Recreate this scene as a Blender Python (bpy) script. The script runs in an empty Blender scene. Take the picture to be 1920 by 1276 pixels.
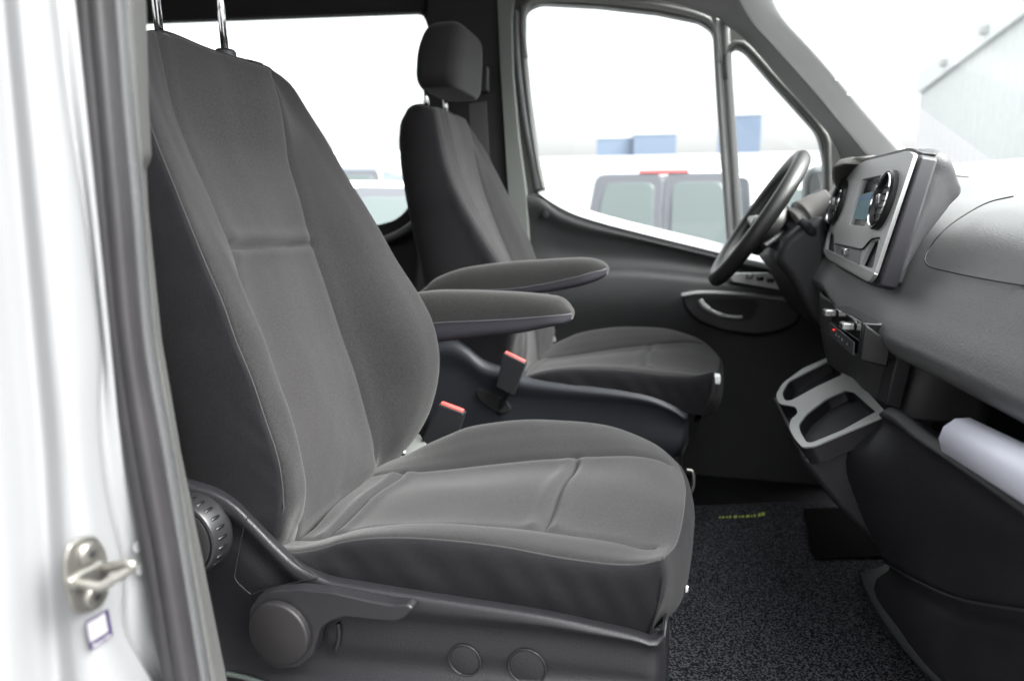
import bpy, bmesh, math, random
import numpy as np
from mathutils import Vector, Matrix
from mathutils.geometry import tessellate_polygon
R = math.radians
random.seed(4); np.random.seed(4)
scn = bpy.context.scene

# ------------------------------------------------------------------ camera
# metres: x = towards the bonnet, y = across the cab (away from the open door), z = up, asphalt at 0
F_PX = 1280.0
PITCH = math.atan(223/F_PX)
YAW = math.atan(325/(F_PX/math.cos(PITCH)))
EYE = 1.6
cam_d = bpy.data.cameras.new('camera'); cam = bpy.data.objects.new('camera', cam_d)
scn.collection.objects.link(cam); scn.camera = cam
cam.location = (0, 0, EYE); cam.rotation_euler = (math.pi/2-PITCH, 0, YAW)
cam_d.sensor_width = 36; cam_d.lens = F_PX/1920*36; cam_d.clip_start = .02; cam_d.clip_end = 1500
cam_d.dof.use_dof = True; cam_d.dof.focus_distance = 1.16; cam_d.dof.aperture_fstop = 2.7
# ------------------------------------------------------------------ light
EXPOSURE = 1.9
world = bpy.data.worlds.new('World'); scn.world = world; world.use_nodes = True
nt = world.node_tree; nt.nodes.clear()
sky = nt.nodes.new('ShaderNodeTexSky'); sky.sky_type = 'NISHITA'; sky.sun_disc = False
SUN_EL, SUN_AZ = 46, 12          # azimuth measured from +x towards -y
sky.sun_elevation = R(SUN_EL); sky.sun_rotation = R(90+SUN_AZ)
sky.air_density = 1.0; sky.dust_density = 4.0
hs = nt.nodes.new('ShaderNodeHueSaturation'); hs.inputs['Saturation'].default_value = .07
bg = nt.nodes.new('ShaderNodeBackground'); bg.inputs[1].default_value = .15
wo = nt.nodes.new('ShaderNodeOutputWorld')
tcw = nt.nodes.new('ShaderNodeTexCoord'); sxw = nt.nodes.new('ShaderNodeSeparateXYZ'); mrw = nt.nodes.new('ShaderNodeMapRange'); muw = nt.nodes.new('ShaderNodeVectorMath'); muw.operation = 'SCALE'
mrw.inputs[1].default_value = 0; mrw.inputs[2].default_value = .8; mrw.inputs[3].default_value = .42; mrw.inputs[4].default_value = 2.1
nt.links.new(tcw.outputs['Generated'], sxw.inputs[0]); nt.links.new(sxw.outputs[2], mrw.inputs[0]); nt.links.new(mrw.outputs[0], muw.inputs['Scale'])
nt.links.new(sky.outputs[0], hs.inputs['Color']); nt.links.new(hs.outputs[0], muw.inputs[0]); nt.links.new(muw.outputs[0], bg.inputs[0]); nt.links.new(bg.outputs[0], wo.inputs[0])
sd = bpy.data.lights.new('sun', 'SUN'); sd.energy = 2.2; sd.angle = R(40); sd.color = (1, .975, .94)
sun = bpy.data.objects.new('sun', sd); scn.collection.objects.link(sun)
az = R(SUN_AZ)
sdir = Vector((math.cos(az)*math.cos(R(SUN_EL)), -math.sin(az)*math.cos(R(SUN_EL)), math.sin(R(SUN_EL))))
sun.rotation_euler = sdir.to_track_quat('Z', 'Y').to_euler(); sun.location = (3, -3, 8)
vs = scn.view_settings
scn.display_settings.display_device = 'sRGB'
vs.view_transform = 'Standard'; vs.look = 'None'; vs.gamma = 1; vs.use_curve_mapping = False; vs.exposure = EXPOSURE
scn.cycles.use_denoising = True
scn.cycles.max_bounces = 8; scn.cycles.transparent_max_bounces = 12
scn.cycles.diffuse_bounces = 5; scn.cycles.sample_clamp_indirect = 6

# ------------------------------------------------------------------ measuring: pixel of the 1920 px photograph -> metres
_cy, _sy, _cp, _sp = math.cos(YAW), math.sin(YAW), math.cos(PITCH), math.sin(PITCH)
_r = np.array((_cy, _sy, 0)); _f = np.array((-_sy*_cp, _cy*_cp, -_sp)); _u = np.array((-_sy*_sp, _cy*_sp, _cp))
def at(px, py, y=None, x=None, z=None):
    d = _f + (px-960)/F_PX*_r - (py-638)/F_PX*_u
    t = y/d[1] if y is not None else (x/d[0] if x is not None else (z-EYE)/d[2])
    return np.array((t*d[0], t*d[1], t*d[2]+EYE))

# ------------------------------------------------------------------ materials
MATS = {}
def mat(name, col, rough=.6, metal=0, grain=0, gscale=400, spec=.5, var=0, vscale=8, weave=None, coat=0, col2=None, speckle=None, sheen=0):
    if name in MATS: return MATS[name]
    m = bpy.data.materials.new(name); m.use_nodes = True; n = m.node_tree; b = n.nodes['Principled BSDF']
    L = n.links.new
    b.inputs['Roughness'].default_value = rough; b.inputs['Metallic'].default_value = metal
    b.inputs['Specular IOR Level'].default_value = spec; b.inputs['Coat Weight'].default_value = coat
    if sheen: b.inputs['Sheen Weight'].default_value = sheen; b.inputs['Sheen Roughness'].default_value = .5
    c = tuple(col)+(1,)
    b.inputs['Base Color'].default_value = c
    tc = n.nodes.new('ShaderNodeTexCoord')
    if var or speckle:
        nz = n.nodes.new('ShaderNodeTexNoise'); nz.inputs['Scale'].default_value = vscale; nz.inputs['Detail'].default_value = 5
        L(tc.outputs['Object'], nz.inputs['Vector'])
        cr = n.nodes.new('ShaderNodeValToRGB')
        k = max(var, .001)
        a = col2 or tuple(v*(1+k) for v in col)
        lo = tuple(v*(1-k) for v in col) if not col2 else col
        cr.color_ramp.elements[0].position = .32 if not speckle else .46
        cr.color_ramp.elements[1].position = .68 if not speckle else .60
        cr.color_ramp.elements[0].color = tuple(lo)+(1,); cr.color_ramp.elements[1].color = tuple(a)+(1,)
        L(nz.outputs[0], cr.inputs[0]); L(cr.outputs[0], b.inputs['Base Color'])
        if not speckle:
            mr = n.nodes.new('ShaderNodeMapRange'); mr.inputs[3].default_value = rough*.88; mr.inputs[4].default_value = min(1, rough*1.12)
            L(nz.outputs[0], mr.inputs[0]); L(mr.outputs[0], b.inputs['Roughness'])
    h = None
    if grain:
        g = n.nodes.new('ShaderNodeTexVoronoi') if weave == 'leather' else n.nodes.new('ShaderNodeTexNoise')
        g.inputs['Scale'].default_value = gscale
        L(tc.outputs['Object'], g.inputs['Vector']); h = g.outputs[0]
    if weave in ('fine', 'coarse', 'mesh'):
        per = {'fine': .0031, 'coarse': .0038, 'mesh': .0032}[weave]
        sx = n.nodes.new('ShaderNodeSeparateXYZ'); L(tc.outputs['UV'], sx.inputs[0])
        def sin(sock, mul, off=None):
            a = n.nodes.new('ShaderNodeMath'); a.operation = 'MULTIPLY'; a.inputs[1].default_value = mul; L(sock, a.inputs[0])
            s = n.nodes.new('ShaderNodeMath'); s.operation = 'SINE'; L(a.outputs[0], s.inputs[0]); return s.outputs[0]
        k = 2*math.pi/per
        s1 = sin(sx.outputs[0], k); s2 = sin(sx.outputs[1], k)
        mu = n.nodes.new('ShaderNodeMath'); mu.operation = 'MULTIPLY'; L(s1, mu.inputs[0]); L(s2, mu.inputs[1])
        ad = n.nodes.new('ShaderNodeMath'); ad.operation = 'MULTIPLY_ADD'; ad.inputs[1].default_value = .5 ; ad.inputs[2].default_value = .5
        L(mu.outputs[0], ad.inputs[0])
        if h is not None:
            mx = n.nodes.new('ShaderNodeMath'); mx.operation = 'ADD'; L(ad.outputs[0], mx.inputs[0]); L(h, mx.inputs[1]); h = mx.outputs[0]
        else: h = ad.outputs[0]
        # threads: light and dark yarn
        mc = n.nodes.new('ShaderNodeMixRGB'); mc.blend_type = 'MULTIPLY'; mc.inputs[0].default_value = 1
        mr = n.nodes.new('ShaderNodeMapRange'); amp = {'fine': .38, 'coarse': .75, 'mesh': .55}[weave]
        mr.inputs[3].default_value = 1-amp; mr.inputs[4].default_value = 1+amp; L(ad.outputs[0], mr.inputs[0])
        nz2 = n.nodes.new('ShaderNodeTexNoise'); nz2.inputs['Scale'].default_value = 300; nz2.inputs['Detail'].default_value = 3
        L(tc.outputs['Object'], nz2.inputs['Vector'])
        mr2 = n.nodes.new('ShaderNodeMapRange'); mr2.inputs[1].default_value = .3; mr2.inputs[2].default_value = .7
        mr2.inputs[3].default_value = .78; mr2.inputs[4].default_value = 1.22; L(nz2.outputs[0], mr2.inputs[0])
        mm = n.nodes.new('ShaderNodeMath'); mm.operation = 'MULTIPLY'; L(mr.outputs[0], mm.inputs[0]); L(mr2.outputs[0], mm.inputs[1])
        src = b.inputs['Base Color'].links[0].from_socket if b.inputs['Base Color'].links else None
        if src: L(src, mc.inputs[1])
        else: mc.inputs[1].default_value = c
        L(mm.outputs[0], mc.inputs[2]); L(mc.outputs[0], b.inputs['Base Color'])
    if h is not None:
        bp = n.nodes.new('ShaderNodeBump'); bp.inputs['Strength'].default_value = grain or .3; bp.inputs['Distance'].default_value = .0012
        L(h, bp.inputs['Height']); L(bp.outputs[0], b.inputs['Normal'])
    MATS[name] = m; return m
def glassmat(name, tint=(1, 1, 1), ior=1.45):
    if name in MATS: return MATS[name]
    m = bpy.data.materials.new(name); m.use_nodes = True; n = m.node_tree; n.nodes.clear(); L = n.links.new
    t = n.nodes.new('ShaderNodeBsdfTransparent'); t.inputs[0].default_value = tuple(tint)+(1,)
    g = n.nodes.new('ShaderNodeBsdfGlossy'); g.inputs['Roughness'].default_value = .01
    fr = n.nodes.new('ShaderNodeFresnel'); fr.inputs[0].default_value = ior
    mx = n.nodes.new('ShaderNodeMixShader'); o = n.nodes.new('ShaderNodeOutputMaterial')
    ge = n.nodes.new('ShaderNodeNewGeometry'); mf = n.nodes.new('ShaderNodeMath'); mf.operation = 'SUBTRACT'; mf.inputs[0].default_value = 1; L(ge.outputs['Backfacing'], mf.inputs[1])
    mg = n.nodes.new('ShaderNodeMath'); mg.operation = 'MULTIPLY'; L(fr.outputs[0], mg.inputs[0]); L(mf.outputs[0], mg.inputs[1])
    L(mg.outputs[0], mx.inputs[0]); L(t.outputs[0], mx.inputs[1]); L(g.outputs[0], mx.inputs[2]); L(mx.outputs[0], o.inputs[0])
    MATS[name] = m; return m
def emit(name, col, s):
    m = mat(name, col, .3); b = m.node_tree.nodes['Principled BSDF']
    b.inputs['Emission Color'].default_value = tuple(col)+(1,); b.inputs['Emission Strength'].default_value = s; return m

FAB_C = mat('seat fabric centre', (.0265, .0250, .0265), .95, grain=.25, gscale=900, weave='fine', var=.06, vscale=14, spec=.12, sheen=.1)
FAB_B = mat('seat fabric bolster', (.0190, .0182, .0190), .95, grain=.4, gscale=700, weave='coarse', var=.06, vscale=10, spec=.12, sheen=.12)
FAB_S = mat('seat fabric side', (.0100, .0095, .0110), .9, grain=.3, gscale=700, weave='mesh', var=.08, vscale=10, spec=.12, sheen=.05)
PIPE = mat('seam thread', (.034, .033, .034), .95)
PL_T = mat('seat trim plastic', (.0115, .0112, .0132), .44, grain=.35, gscale=520, weave='leather', var=.06, vscale=7)
PL_D = mat('dark plastic', (.011, .011, .013), .5, grain=.15, gscale=600, weave='leather', var=.06)
PL_BL = mat('blue black plastic', (.016, .0175, .023), .5, grain=.2, gscale=500, weave='leather', var=.06)
DASH = mat('dashboard soft skin', (.108, .108, .110), .34, grain=.32, gscale=480, weave='leather', var=.05, vscale=6)
DASH_D = mat('dashboard lower dark', (.0095, .009, .0115), .52, grain=.25, gscale=420, weave='leather', var=.08)
TRIM_L = mat('light grey trim', (.20, .20, .20), .5, grain=.2, gscale=500, var=.04)
LIN = mat('headliner', (.022, .021, .023), .95, grain=.3, gscale=300, var=.05)
PILL = mat('pillar trim grey', (.055, .056, .054), .6, grain=.35, gscale=420, weave='leather', var=.05)
PAINT = mat('silver body paint', (.205, .21, .215), .42, metal=.15, coat=.25, var=.02, vscale=3)
RUB = mat('rubber seal', (.021, .020, .0215), .42, grain=.15, gscale=90, var=.10, vscale=20)
GASK = mat('gasket', (.080, .082, .078), .45, var=.08)
CHR = mat('chrome', (.75, .75, .77), .12, metal=1)
STEEL = mat('zinc steel', (.26, .255, .235), .42, metal=.9, grain=.4, gscale=90, var=.15, vscale=40)
SILV = mat('satin silver plastic', (.29, .295, .29), .38, metal=.25, grain=.1, gscale=600, var=.04)
BEZ = mat('display bezel', (.45, .45, .45), .36, metal=.1, grain=.1, gscale=600, var=.03)
GLOSS = mat('gloss black', (.008, .008, .009), .08, coat=.5)
BLACK = mat('black void', (.004, .004, .005), .7)
CARPET = mat('speckled carpet', (.008, .008, .009), 1, grain=1.0, gscale=260, vscale=235, speckle=True, col2=(.090, .092, .104), spec=.1)
RED = mat('red plastic', (.70, .11, .10), .35)
PAPER = mat('white film roll', (.62, .63, .72), .3, var=.03)
GLASS = glassmat('window glass', (.97, .985, .98))
LEATH = mat('steering leather', (.014, .0135, .014), .38, grain=.3, gscale=500, weave='leather', var=.05)
BELT = mat('belt webbing', (.05, .048, .05), .7, grain=.4, gscale=500)

# ------------------------------------------------------------------ object helpers
col = scn.collection
def setp(o, label=None, cat=None, group=None, kind=None):
    if label: o['label'] = label
    if cat: o['category'] = cat
    if group: o['group'] = group
    if kind: o['kind'] = kind
    return o
def empty(name, loc=(0, 0, 0), **k):
    o = bpy.data.objects.new(name, None); col.objects.link(o); o.location = loc; o.empty_display_size = .1
    return setp(o, **k)
def link(name, me, m, parent=None, smooth=True, bevel=0, seg=3, sub=0, solid=0, angle=40):
    o = bpy.data.objects.new(name, me); col.objects.link(o)
    if m is not None and not me.materials: me.materials.append(m)
    if parent is not None:
        o.parent = parent; o.matrix_parent_inverse = Matrix.Translation(-Vector(parent.location))
    if smooth:
        for p in me.polygons: p.use_smooth = True
    if solid:
        md = o.modifiers.new('s', 'SOLIDIFY'); md.thickness = solid; md.offset = -1
    if bevel:
        md = o.modifiers.new('b', 'BEVEL'); md.width = bevel; md.segments = seg; md.limit_method = 'ANGLE'; md.angle_limit = R(angle)
        md.harden_normals = False
        try: me.set_sharp_from_angle(angle=R(50))
        except Exception: pass
    if sub:
        md = o.modifiers.new('u', 'SUBSURF'); md.levels = sub; md.render_levels = sub
    return o
def cr(P, n, closed=False):
    """resample a polyline to n points by arc length along its Catmull-Rom spline"""
    P = np.array(P, float)
    if len(P) == 2:
        t = np.linspace(0, 1, n)[:, None]; return P[0]*(1-t)+P[1]*t
    Q = np.vstack([P[-1:], P, P[:2]]) if closed else np.vstack([2*P[0]-P[1], P, 2*P[-1]-P[-2]])
    out = []
    k = 12
    for i in range(len(Q)-3):
        p0, p1, p2, p3 = Q[i:i+4]
        for j in range(k):
            t = j/k
            out.append(.5*((2*p1)+(-p0+p2)*t+(2*p0-5*p1+4*p2-p3)*t*t+(-p0+3*p1-3*p2+p3)*t**3))
    out.append(Q[-2]); out = np.array(out)
    d = np.r_[0, np.cumsum(np.linalg.norm(np.diff(out, axis=0), axis=1))]
    s = np.linspace(0, d[-1], n+1)[:-1] if closed else np.linspace(0, d[-1], n)
    return np.stack([np.interp(s, d, out[:, c]) for c in range(out.shape[1])], 1)
def across(rows, k, closed=False):
    """rows: (ncurves, n, 3) -> grid with k steps between neighbouring curves"""
    C = np.array(rows); m = len(C); ks = k if isinstance(k, (list, tuple)) else [k]*(m if closed else m-1)
    out = []; idx = []
    for i in range(m if closed else m-1):
        if closed: p0, p1, p2, p3 = C[(i-1) % m], C[i], C[(i+1) % m], C[(i+2) % m]
        else:
            p1, p2 = C[i], C[i+1]
            p0 = C[i-1] if i > 0 else 2*p1-p2
            p3 = C[i+2] if i+2 < m else 2*p2-p1
        idx.append(len(out))
        # chord-scaled tangents keep unevenly spaced curves from overshooting
        d0 = np.linalg.norm(p1-p0, axis=1, keepdims=True)+1e-6; d1 = np.linalg.norm(p2-p1, axis=1, keepdims=True)+1e-6; d2 = np.linalg.norm(p3-p2, axis=1, keepdims=True)+1e-6
        m1 = ((p1-p0)/d0*d1+(p2-p1)/d1*d0)/(d0+d1)*d1
        m2 = ((p2-p1)/d1*d2+(p3-p2)/d2*d1)/(d1+d2)*d1
        for j in range(ks[i]):
            t = j/ks[i]
            out.append((2*t**3-3*t**2+1)*p1+(t**3-2*t**2+t)*m1+(-2*t**3+3*t**2)*p2+(t**3-t**2)*m2)
    if not closed: idx.append(len(out)); out.append(C[-1])
    return np.array(out), idx
def gridmesh(name, G, m, parent=None, closed=False, uvorigin=None, **k):
    nu, nv = G.shape[:2]
    me = bpy.data.meshes.new(name)
    V = G.reshape(-1, 3)
    F = []
    for i in range(nu if closed else nu-1):
        a = i*nv; b = ((i+1) % nu)*nv
        for j in range(nv-1): F.append((a+j, b+j, b+j+1, a+j+1))
    me.from_pydata([tuple(v) for v in V], [], F)
    du = np.zeros((nu, nv)); du[1:] = np.cumsum(np.linalg.norm(np.diff(G, axis=0), axis=2), 0)
    dv = np.zeros((nu, nv)); dv[:, 1:] = np.cumsum(np.linalg.norm(np.diff(G, axis=1), axis=2), 1)
    du = du.mean(1)[:, None]*np.ones((1, nv)); dv = dv.mean(0)[None]*np.ones((nu, 1))
    uv = np.stack([du, dv], 2).reshape(-1, 2)
    ul = me.uv_layers.new(name='UV')
    lv = np.empty(len(me.loops), int); me.loops.foreach_get('vertex_index', lv)
    ul.data.foreach_set('uv', uv[lv].ravel())
    me.update()
    return link(name, me, m, parent, **k)
def normals(G):
    a = np.gradient(G, axis=0); b = np.gradient(G, axis=1); n = np.cross(a, b)
    return n/(np.linalg.norm(n, axis=2, keepdims=True)+1e-12)
def tube(name, P, r, m, parent=None, n=10, k=40, closed=False, smoothpath=True):
    P = cr(P, k, closed) if smoothpath else np.array(P, float)
    me = bpy.data.meshes.new(name); bm = bmesh.new(); tubebm(bm, P, r, n, closed); bm.to_mesh(me); bm.free()
    return link(name, me, m, parent)
def tubebm(bm, P, r, n=10, closed=False, cap=True):
    P = np.array(P, float); K = len(P)
    rr = r if hasattr(r, '__len__') else [r]*K
    if closed: T = np.roll(P, -1, 0)-np.roll(P, 1, 0)
    else: T = np.gradient(P, axis=0)
    T /= np.linalg.norm(T, axis=1, keepdims=True)+1e-12
    ref = np.array((0, 0, 1.)) if abs(T[0][2]) < .9 else np.array((1., 0, 0))
    N = np.cross(T[0], ref); N /= np.linalg.norm(N); rings = []
    for i in range(K):
        N = N-T[i]*np.dot(N, T[i]); N /= np.linalg.norm(N)+1e-12; B = np.cross(T[i], N)
        rings.append([bm.verts.new(P[i]+rr[i]*(math.cos(a)*N+math.sin(a)*B)) for a in np.linspace(0, 2*math.pi, n+1)[:-1]])
    for i in range(K if closed else K-1):
        A, B_ = rings[i], rings[(i+1) % K]
        for j in range(n): bm.faces.new((A[j], A[(j+1) % n], B_[(j+1) % n], B_[j]))
    if cap and not closed:
        bm.faces.new(rings[0][::-1]); bm.faces.new(rings[-1])
def prism_me(name, outline, holes, vec):
    """outline / holes: 3D points on one plane; extruded along vec. Walls, front and back."""
    polys = [[Vector(p) for p in outline]]+[[Vector(p) for p in h] for h in holes]
    tris = tessellate_polygon(polys)
    flat = [p for q in polys for p in q]; n = len(flat); v = Vector(vec)
    V = flat+[p+v for p in flat]; F = []
    for t in tris: F.append(tuple(t)); F.append(tuple(i+n for i in t[::-1]))
    o = 0
    for q in polys:
        k = len(q)
        for i in range(k): F.append((o+i, o+(i+1) % k, o+(i+1) % k+n, o+i+n))
        o += k
    me = bpy.data.meshes.new(name); me.from_pydata(V, [], F)
    bm = bmesh.new(); bm.from_mesh(me)
    bmesh.ops.dissolve_limit(bm, angle_limit=.001, verts=bm.verts, edges=bm.edges)
    bmesh.ops.recalc_face_normals(bm, faces=bm.faces)
    bm.to_mesh(me); bm.free(); return me
def plate(name, px, m, parent, y=None, x=None, z=None, t=.02, holes=(), bevel=0, smooth=0, **k):
    """a panel traced on the plane x, y or z = const, given a real thickness t away from the viewer"""
    pts = [at(*p, y=y, x=x, z=z) for p in px]
    hs_ = [[at(*p, y=y, x=x, z=z) for p in h] for h in holes]
    if smooth:
        pts = cr(pts, smooth, True); hs_ = [cr(h, smooth, True) for h in hs_]
    vec = (0, t, 0) if y is not None else ((t, 0, 0) if x is not None else (0, 0, -t))
    return link(name, prism_me(name, pts, hs_, vec), m, parent, smooth=bevel > 0, bevel=bevel, **k)
def rnd(px, r, n=5):
    """round the corners of a pixel polygon; r: one radius or one per corner"""
    out = []; m = len(px)
    for i in range(m):
        p0, p1, p2 = [np.array(px[(i+k) % m], float) for k in (-1, 0, 1)]
        ri = r[i] if hasattr(r, '__len__') else r
        a = p0-p1; b = p2-p1; la, lb = np.linalg.norm(a), np.linalg.norm(b)
        ri = min(ri, la*.45, lb*.45)
        if ri < .5: out.append(tuple(p1)); continue
        s, e = p1+a/la*ri, p1+b/lb*ri
        for k in range(n+1):
            t = k/n; out.append(tuple((1-t)**2*s+2*t*(1-t)*p1+t*t*e))
    return out
def box(name, c, s, m, parent=None, rot=None, bevel=.004, seg=3):
    bm = bmesh.new(); bmesh.ops.create_cube(bm, size=1); bmesh.ops.scale(bm, vec=s, verts=bm.verts)
    if rot is not None: bmesh.ops.rotate(bm, verts=bm.verts, matrix=rot.to_3x3() if hasattr(rot, 'to_3x3') else rot)
    bmesh.ops.translate(bm, vec=Vector(c), verts=bm.verts)
    me = bpy.data.meshes.new(name); bm.to_mesh(me); bm.free()
    return link(name, me, m, parent, bevel=bevel, seg=seg)
def slab(name, P, m, parent=None, t=.01, bevel=0):
    """four or more 3D points on a plane, thickened against their normal"""
    P = [Vector(p) for p in P]; nrm = (P[1]-P[0]).cross(P[2]-P[0]).normalized()
    return link(name, prism_me(name, P, [], -nrm*t), m, parent, smooth=bevel > 0, bevel=bevel)
def lathe(name, prof, c, axis, m, parent=None, n=48, cap=True):
    """prof: (radius, height) pairs turned round axis through c"""
    q = Vector(axis).normalized().to_track_quat('Z', 'Y').to_matrix()
    bm = bmesh.new(); rings = []
    for r, h in prof:
        rings.append([bm.verts.new(Vector(c)+q@Vector((r*math.cos(a), r*math.sin(a), h))) for a in np.linspace(0, 2*math.pi, n+1)[:-1]])
    for A, B in zip(rings, rings[1:]):
        for j in range(n): bm.faces.new((A[j], A[(j+1) % n], B[(j+1) % n], B[j]))
    if cap: bm.faces.new(rings[0][::-1]); bm.faces.new(rings[-1])
    me = bpy.data.meshes.new(name); bm.to_mesh(me); bm.free()
    o = link(name, me, m, parent)
    try: me.set_sharp_from_angle(angle=R(35))
    except Exception: pass
    return o
def text(name, body, c, rotm, size, m, parent, extrude=.0004):
    cu = bpy.data.curves.new(name, 'FONT'); cu.body = body; cu.size = size; cu.extrude = extrude; cu.align_x = 'CENTER'; cu.align_y = 'CENTER'
    o = bpy.data.objects.new(name, cu); col.objects.link(o)
    dg = bpy.context.evaluated_depsgraph_get(); me = bpy.data.meshes.new_from_object(o.evaluated_get(dg)); bpy.data.objects.remove(o)
    me.transform(Matrix.Translation(Vector(c))@rotm.to_4x4()); me.materials.clear()
    return link(name, me, m, parent, smooth=False)

# ================================================================== SETTING
bm = bmesh.new(); bmesh.ops.create_grid(bm, x_segments=2, y_segments=2, size=700)
me = bpy.data.meshes.new('ground'); bm.to_mesh(me); bm.free()
setp(link('ground', me, mat('pale asphalt', (.12, .12, .12), .9, grain=.5, gscale=40, var=.2, vscale=.6)), kind='structure')

# ================================================================== VAN BODY (cab shell round the two seats)
van = empty('van_body', (-.55, .5, .72), label='silver van body seen through its open door: pillars, roof, windscreen and floor', cat='van body')
YF = 2.50                                             # far side wall, inner face
# ---- far side wall behind the driver, with the rear side window
WALLY = 2.50
pl = at(265, 20, y=WALLY)
rear_hole = rnd([(-400, 60), (262, 40), (790, 20), (806, 60), (797, 150), (783, 360), (750, 412), (660, 432), (-400, 480)], [60, 5, 40, 20, 60, 70, 60, 30, 60])
plate('side_wall', [(-900, -200), (948, -200), (952, 1300), (-900, 1300)], LIN, van, y=WALLY, t=.05, holes=[rear_hole])
plate('rear_side_window', rnd([(-410, 50), (800, 10), (815, 60), (806, 150), (790, 370), (755, 425), (660, 442), (-410, 490)], 30), GLASS, van, y=WALLY+.02, t=.004)
# curved ledge of the window frame, low right
tube('window_ledge', [at(*p, y=2.44) for p in [(640, 462), (700, 455), (745, 440), (775, 420), (800, 395)]], .014, PILL, van)
# dark upper cross rail behind the seats
slab('roof_cross_rail', [at(255, -40, y=2.47), at(810, -40, y=2.47), at(790, 22, y=2.47), at(255, 42, y=2.47)], LIN, van, t=-.02, bevel=.006)
# ---- far B pillar: dark trim, light channel, silver door edge
plate('pillar_trim', rnd([(800, -80), (962, -80), (945, 60), (945, 250), (962, 380), (975, 480), (1000, 700), (760, 700), (790, 380), (800, 40)], 12), LIN, van, y=2.40, t=.06, bevel=.012)
plate('pillar_face', rnd([(930, -60), (968, -60), (958, 30), (961, 140), (972, 260), (986, 362), (1000, 640), (965, 520), (951, 330), (938, 120)], 8), mat('pillar face pale', (.15, .158, .15), .5, var=.04), van, y=2.385, t=.03, bevel=.006)
# the belt hanging on the far pillar
slab('seat_belt', [at(880, 195, y=2.33), at(912, 190, y=2.33), at(920, 330, y=2.30), at(884, 330, y=2.30)], BELT, van, t=.002)
box('belt_guide', at(905, 150, y=2.36), (.05, .03, .09), PL_D, van, bevel=.01)
# ---- headliner, roof, near header, rear and near walls (closing the cab so that light enters by its windows and the open door)
link('headliner', prism_me('headliner', [(-4, .52, 2.52), (-.02, .52, 2.52), (-.02, 2.5, 2.52), (-4, 2.5, 2.52)], [], (0, 0, .05)), LIN, van, smooth=False)
box('door_header', (-.28, .54, 2.44), (.75, .07, .16), PAINT, van, bevel=.02)
link('near_wall', prism_me('near_wall', [(-4, .50, .7), (-.70, .50, .7), (-.70, .50, 2.55), (-4, .50, 2.55)], [[(-3.6, .50, 1.5), (-.95, .50, 1.5), (-.95, .50, 2.2), (-3.6, .50, 2.2)]], (0, .06, 0)), LIN, van, smooth=False)
box('rear_wall', (-4.02, 1.5, 1.6), (.05, 2.1, 1.9), LIN, van, bevel=0)
box('cab_floor', (-1.5, 1.5, .69), (5.1, 2.0, .05), PL_D, van, bevel=0)
box('firewall', (1.06, 1.5, 1.15), (.05, 2.0, .95), PL_D, van, bevel=0)
box('sill_panel', (.22, .56, .60), (1.55, .10, .20), PL_D, van, bevel=.02)
# ---- far A pillar trim (dark inner part, windscreen light painted in as a paler face)
aL = [at(*p, y=2.42) for p in [(1310, -60), (1345, 28), (1400, 75), (1470, 155), (1540, 232), (1568, 272), (1585, 330), (1590, 420)]]
aM = [at(*p, y=2.34) for p in [(1360, -60), (1405, 30), (1450, 82), (1520, 160), (1580, 232), (1615, 275), (1650, 325), (1668, 420)]]
aM2 = [at(*p, y=2.30) for p in [(1385, -60), (1425, 25), (1470, 75), (1540, 150), (1600, 225), (1640, 270), (1675, 325), (1700, 420)]]
aR = [at(*p, y=2.26) for p in [(1435, -60), (1452, 0), (1474, 40), (1530, 102), (1600, 185), (1650, 243), (1695, 293), (1760, 370)]]
aB = [p+np.array((.02, .14, .02)) for p in aR]
G, ix = across([cr(c, 60) for c in (aL, aM, aM2, aR, aB)], [8, 3, 8, 5])
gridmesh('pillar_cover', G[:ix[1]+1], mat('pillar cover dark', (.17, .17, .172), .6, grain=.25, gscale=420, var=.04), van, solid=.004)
gridmesh('pillar_cover', G[ix[1]:], mat('pillar cover lit', (.72, .72, .73), .6, grain=.2, gscale=420, var=.04), van, solid=.004)
for p in ((1568, 150), (1590, 178)):
    box('clip', at(*p, y=2.255), (.008, .004, .005), CHR, van, bevel=.001)
# header above the far door
hd = [[at(*p, y=yy) for p in pts] for pts, yy in (
    ([(790, -120), (1000, -120), (1200, -110), (1400, -60), (1500, 60)], 2.30),
    ([(790, -60), (940, -40), (1100, -38), (1250, -24), (1420, 40)], 2.38),
    ([(790, -30), (940, -18), (1100, -14), (1240, 0), (1360, 40)], 2.43))]
G, ix = across([cr(c, 40) for c in hd], 8); gridmesh('roof_edge_trim', G, mat('roof edge grey', (.16, .16, .16), .6, var=.04), van, solid=.004)
# windscreen
ws = [(.02, .56, 2.46), (1.02, .56, 1.70), (1.02, 2.44, 1.70), (.02, 2.44, 2.46)]
slab('windscreen', ws, glassmat('laminated glass', (.96, .98, .97), 1.05), van, t=.005)
box('cowl', (1.12, 1.5, 1.62), (.25, 2.0, .08), PL_D, van, bevel=.02)
P0, P1 = np.array((.0, .55, 2.44)), np.array((1.02, .55, 1.66))
tube('near_pillar', [P0, P1], .045, PAINT, van, k=2, smoothpath=False)
box('header_bar', (-.01, 1.5, 2.50), (.10, 2.0, .07), LIN, van, bevel=.02)
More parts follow.
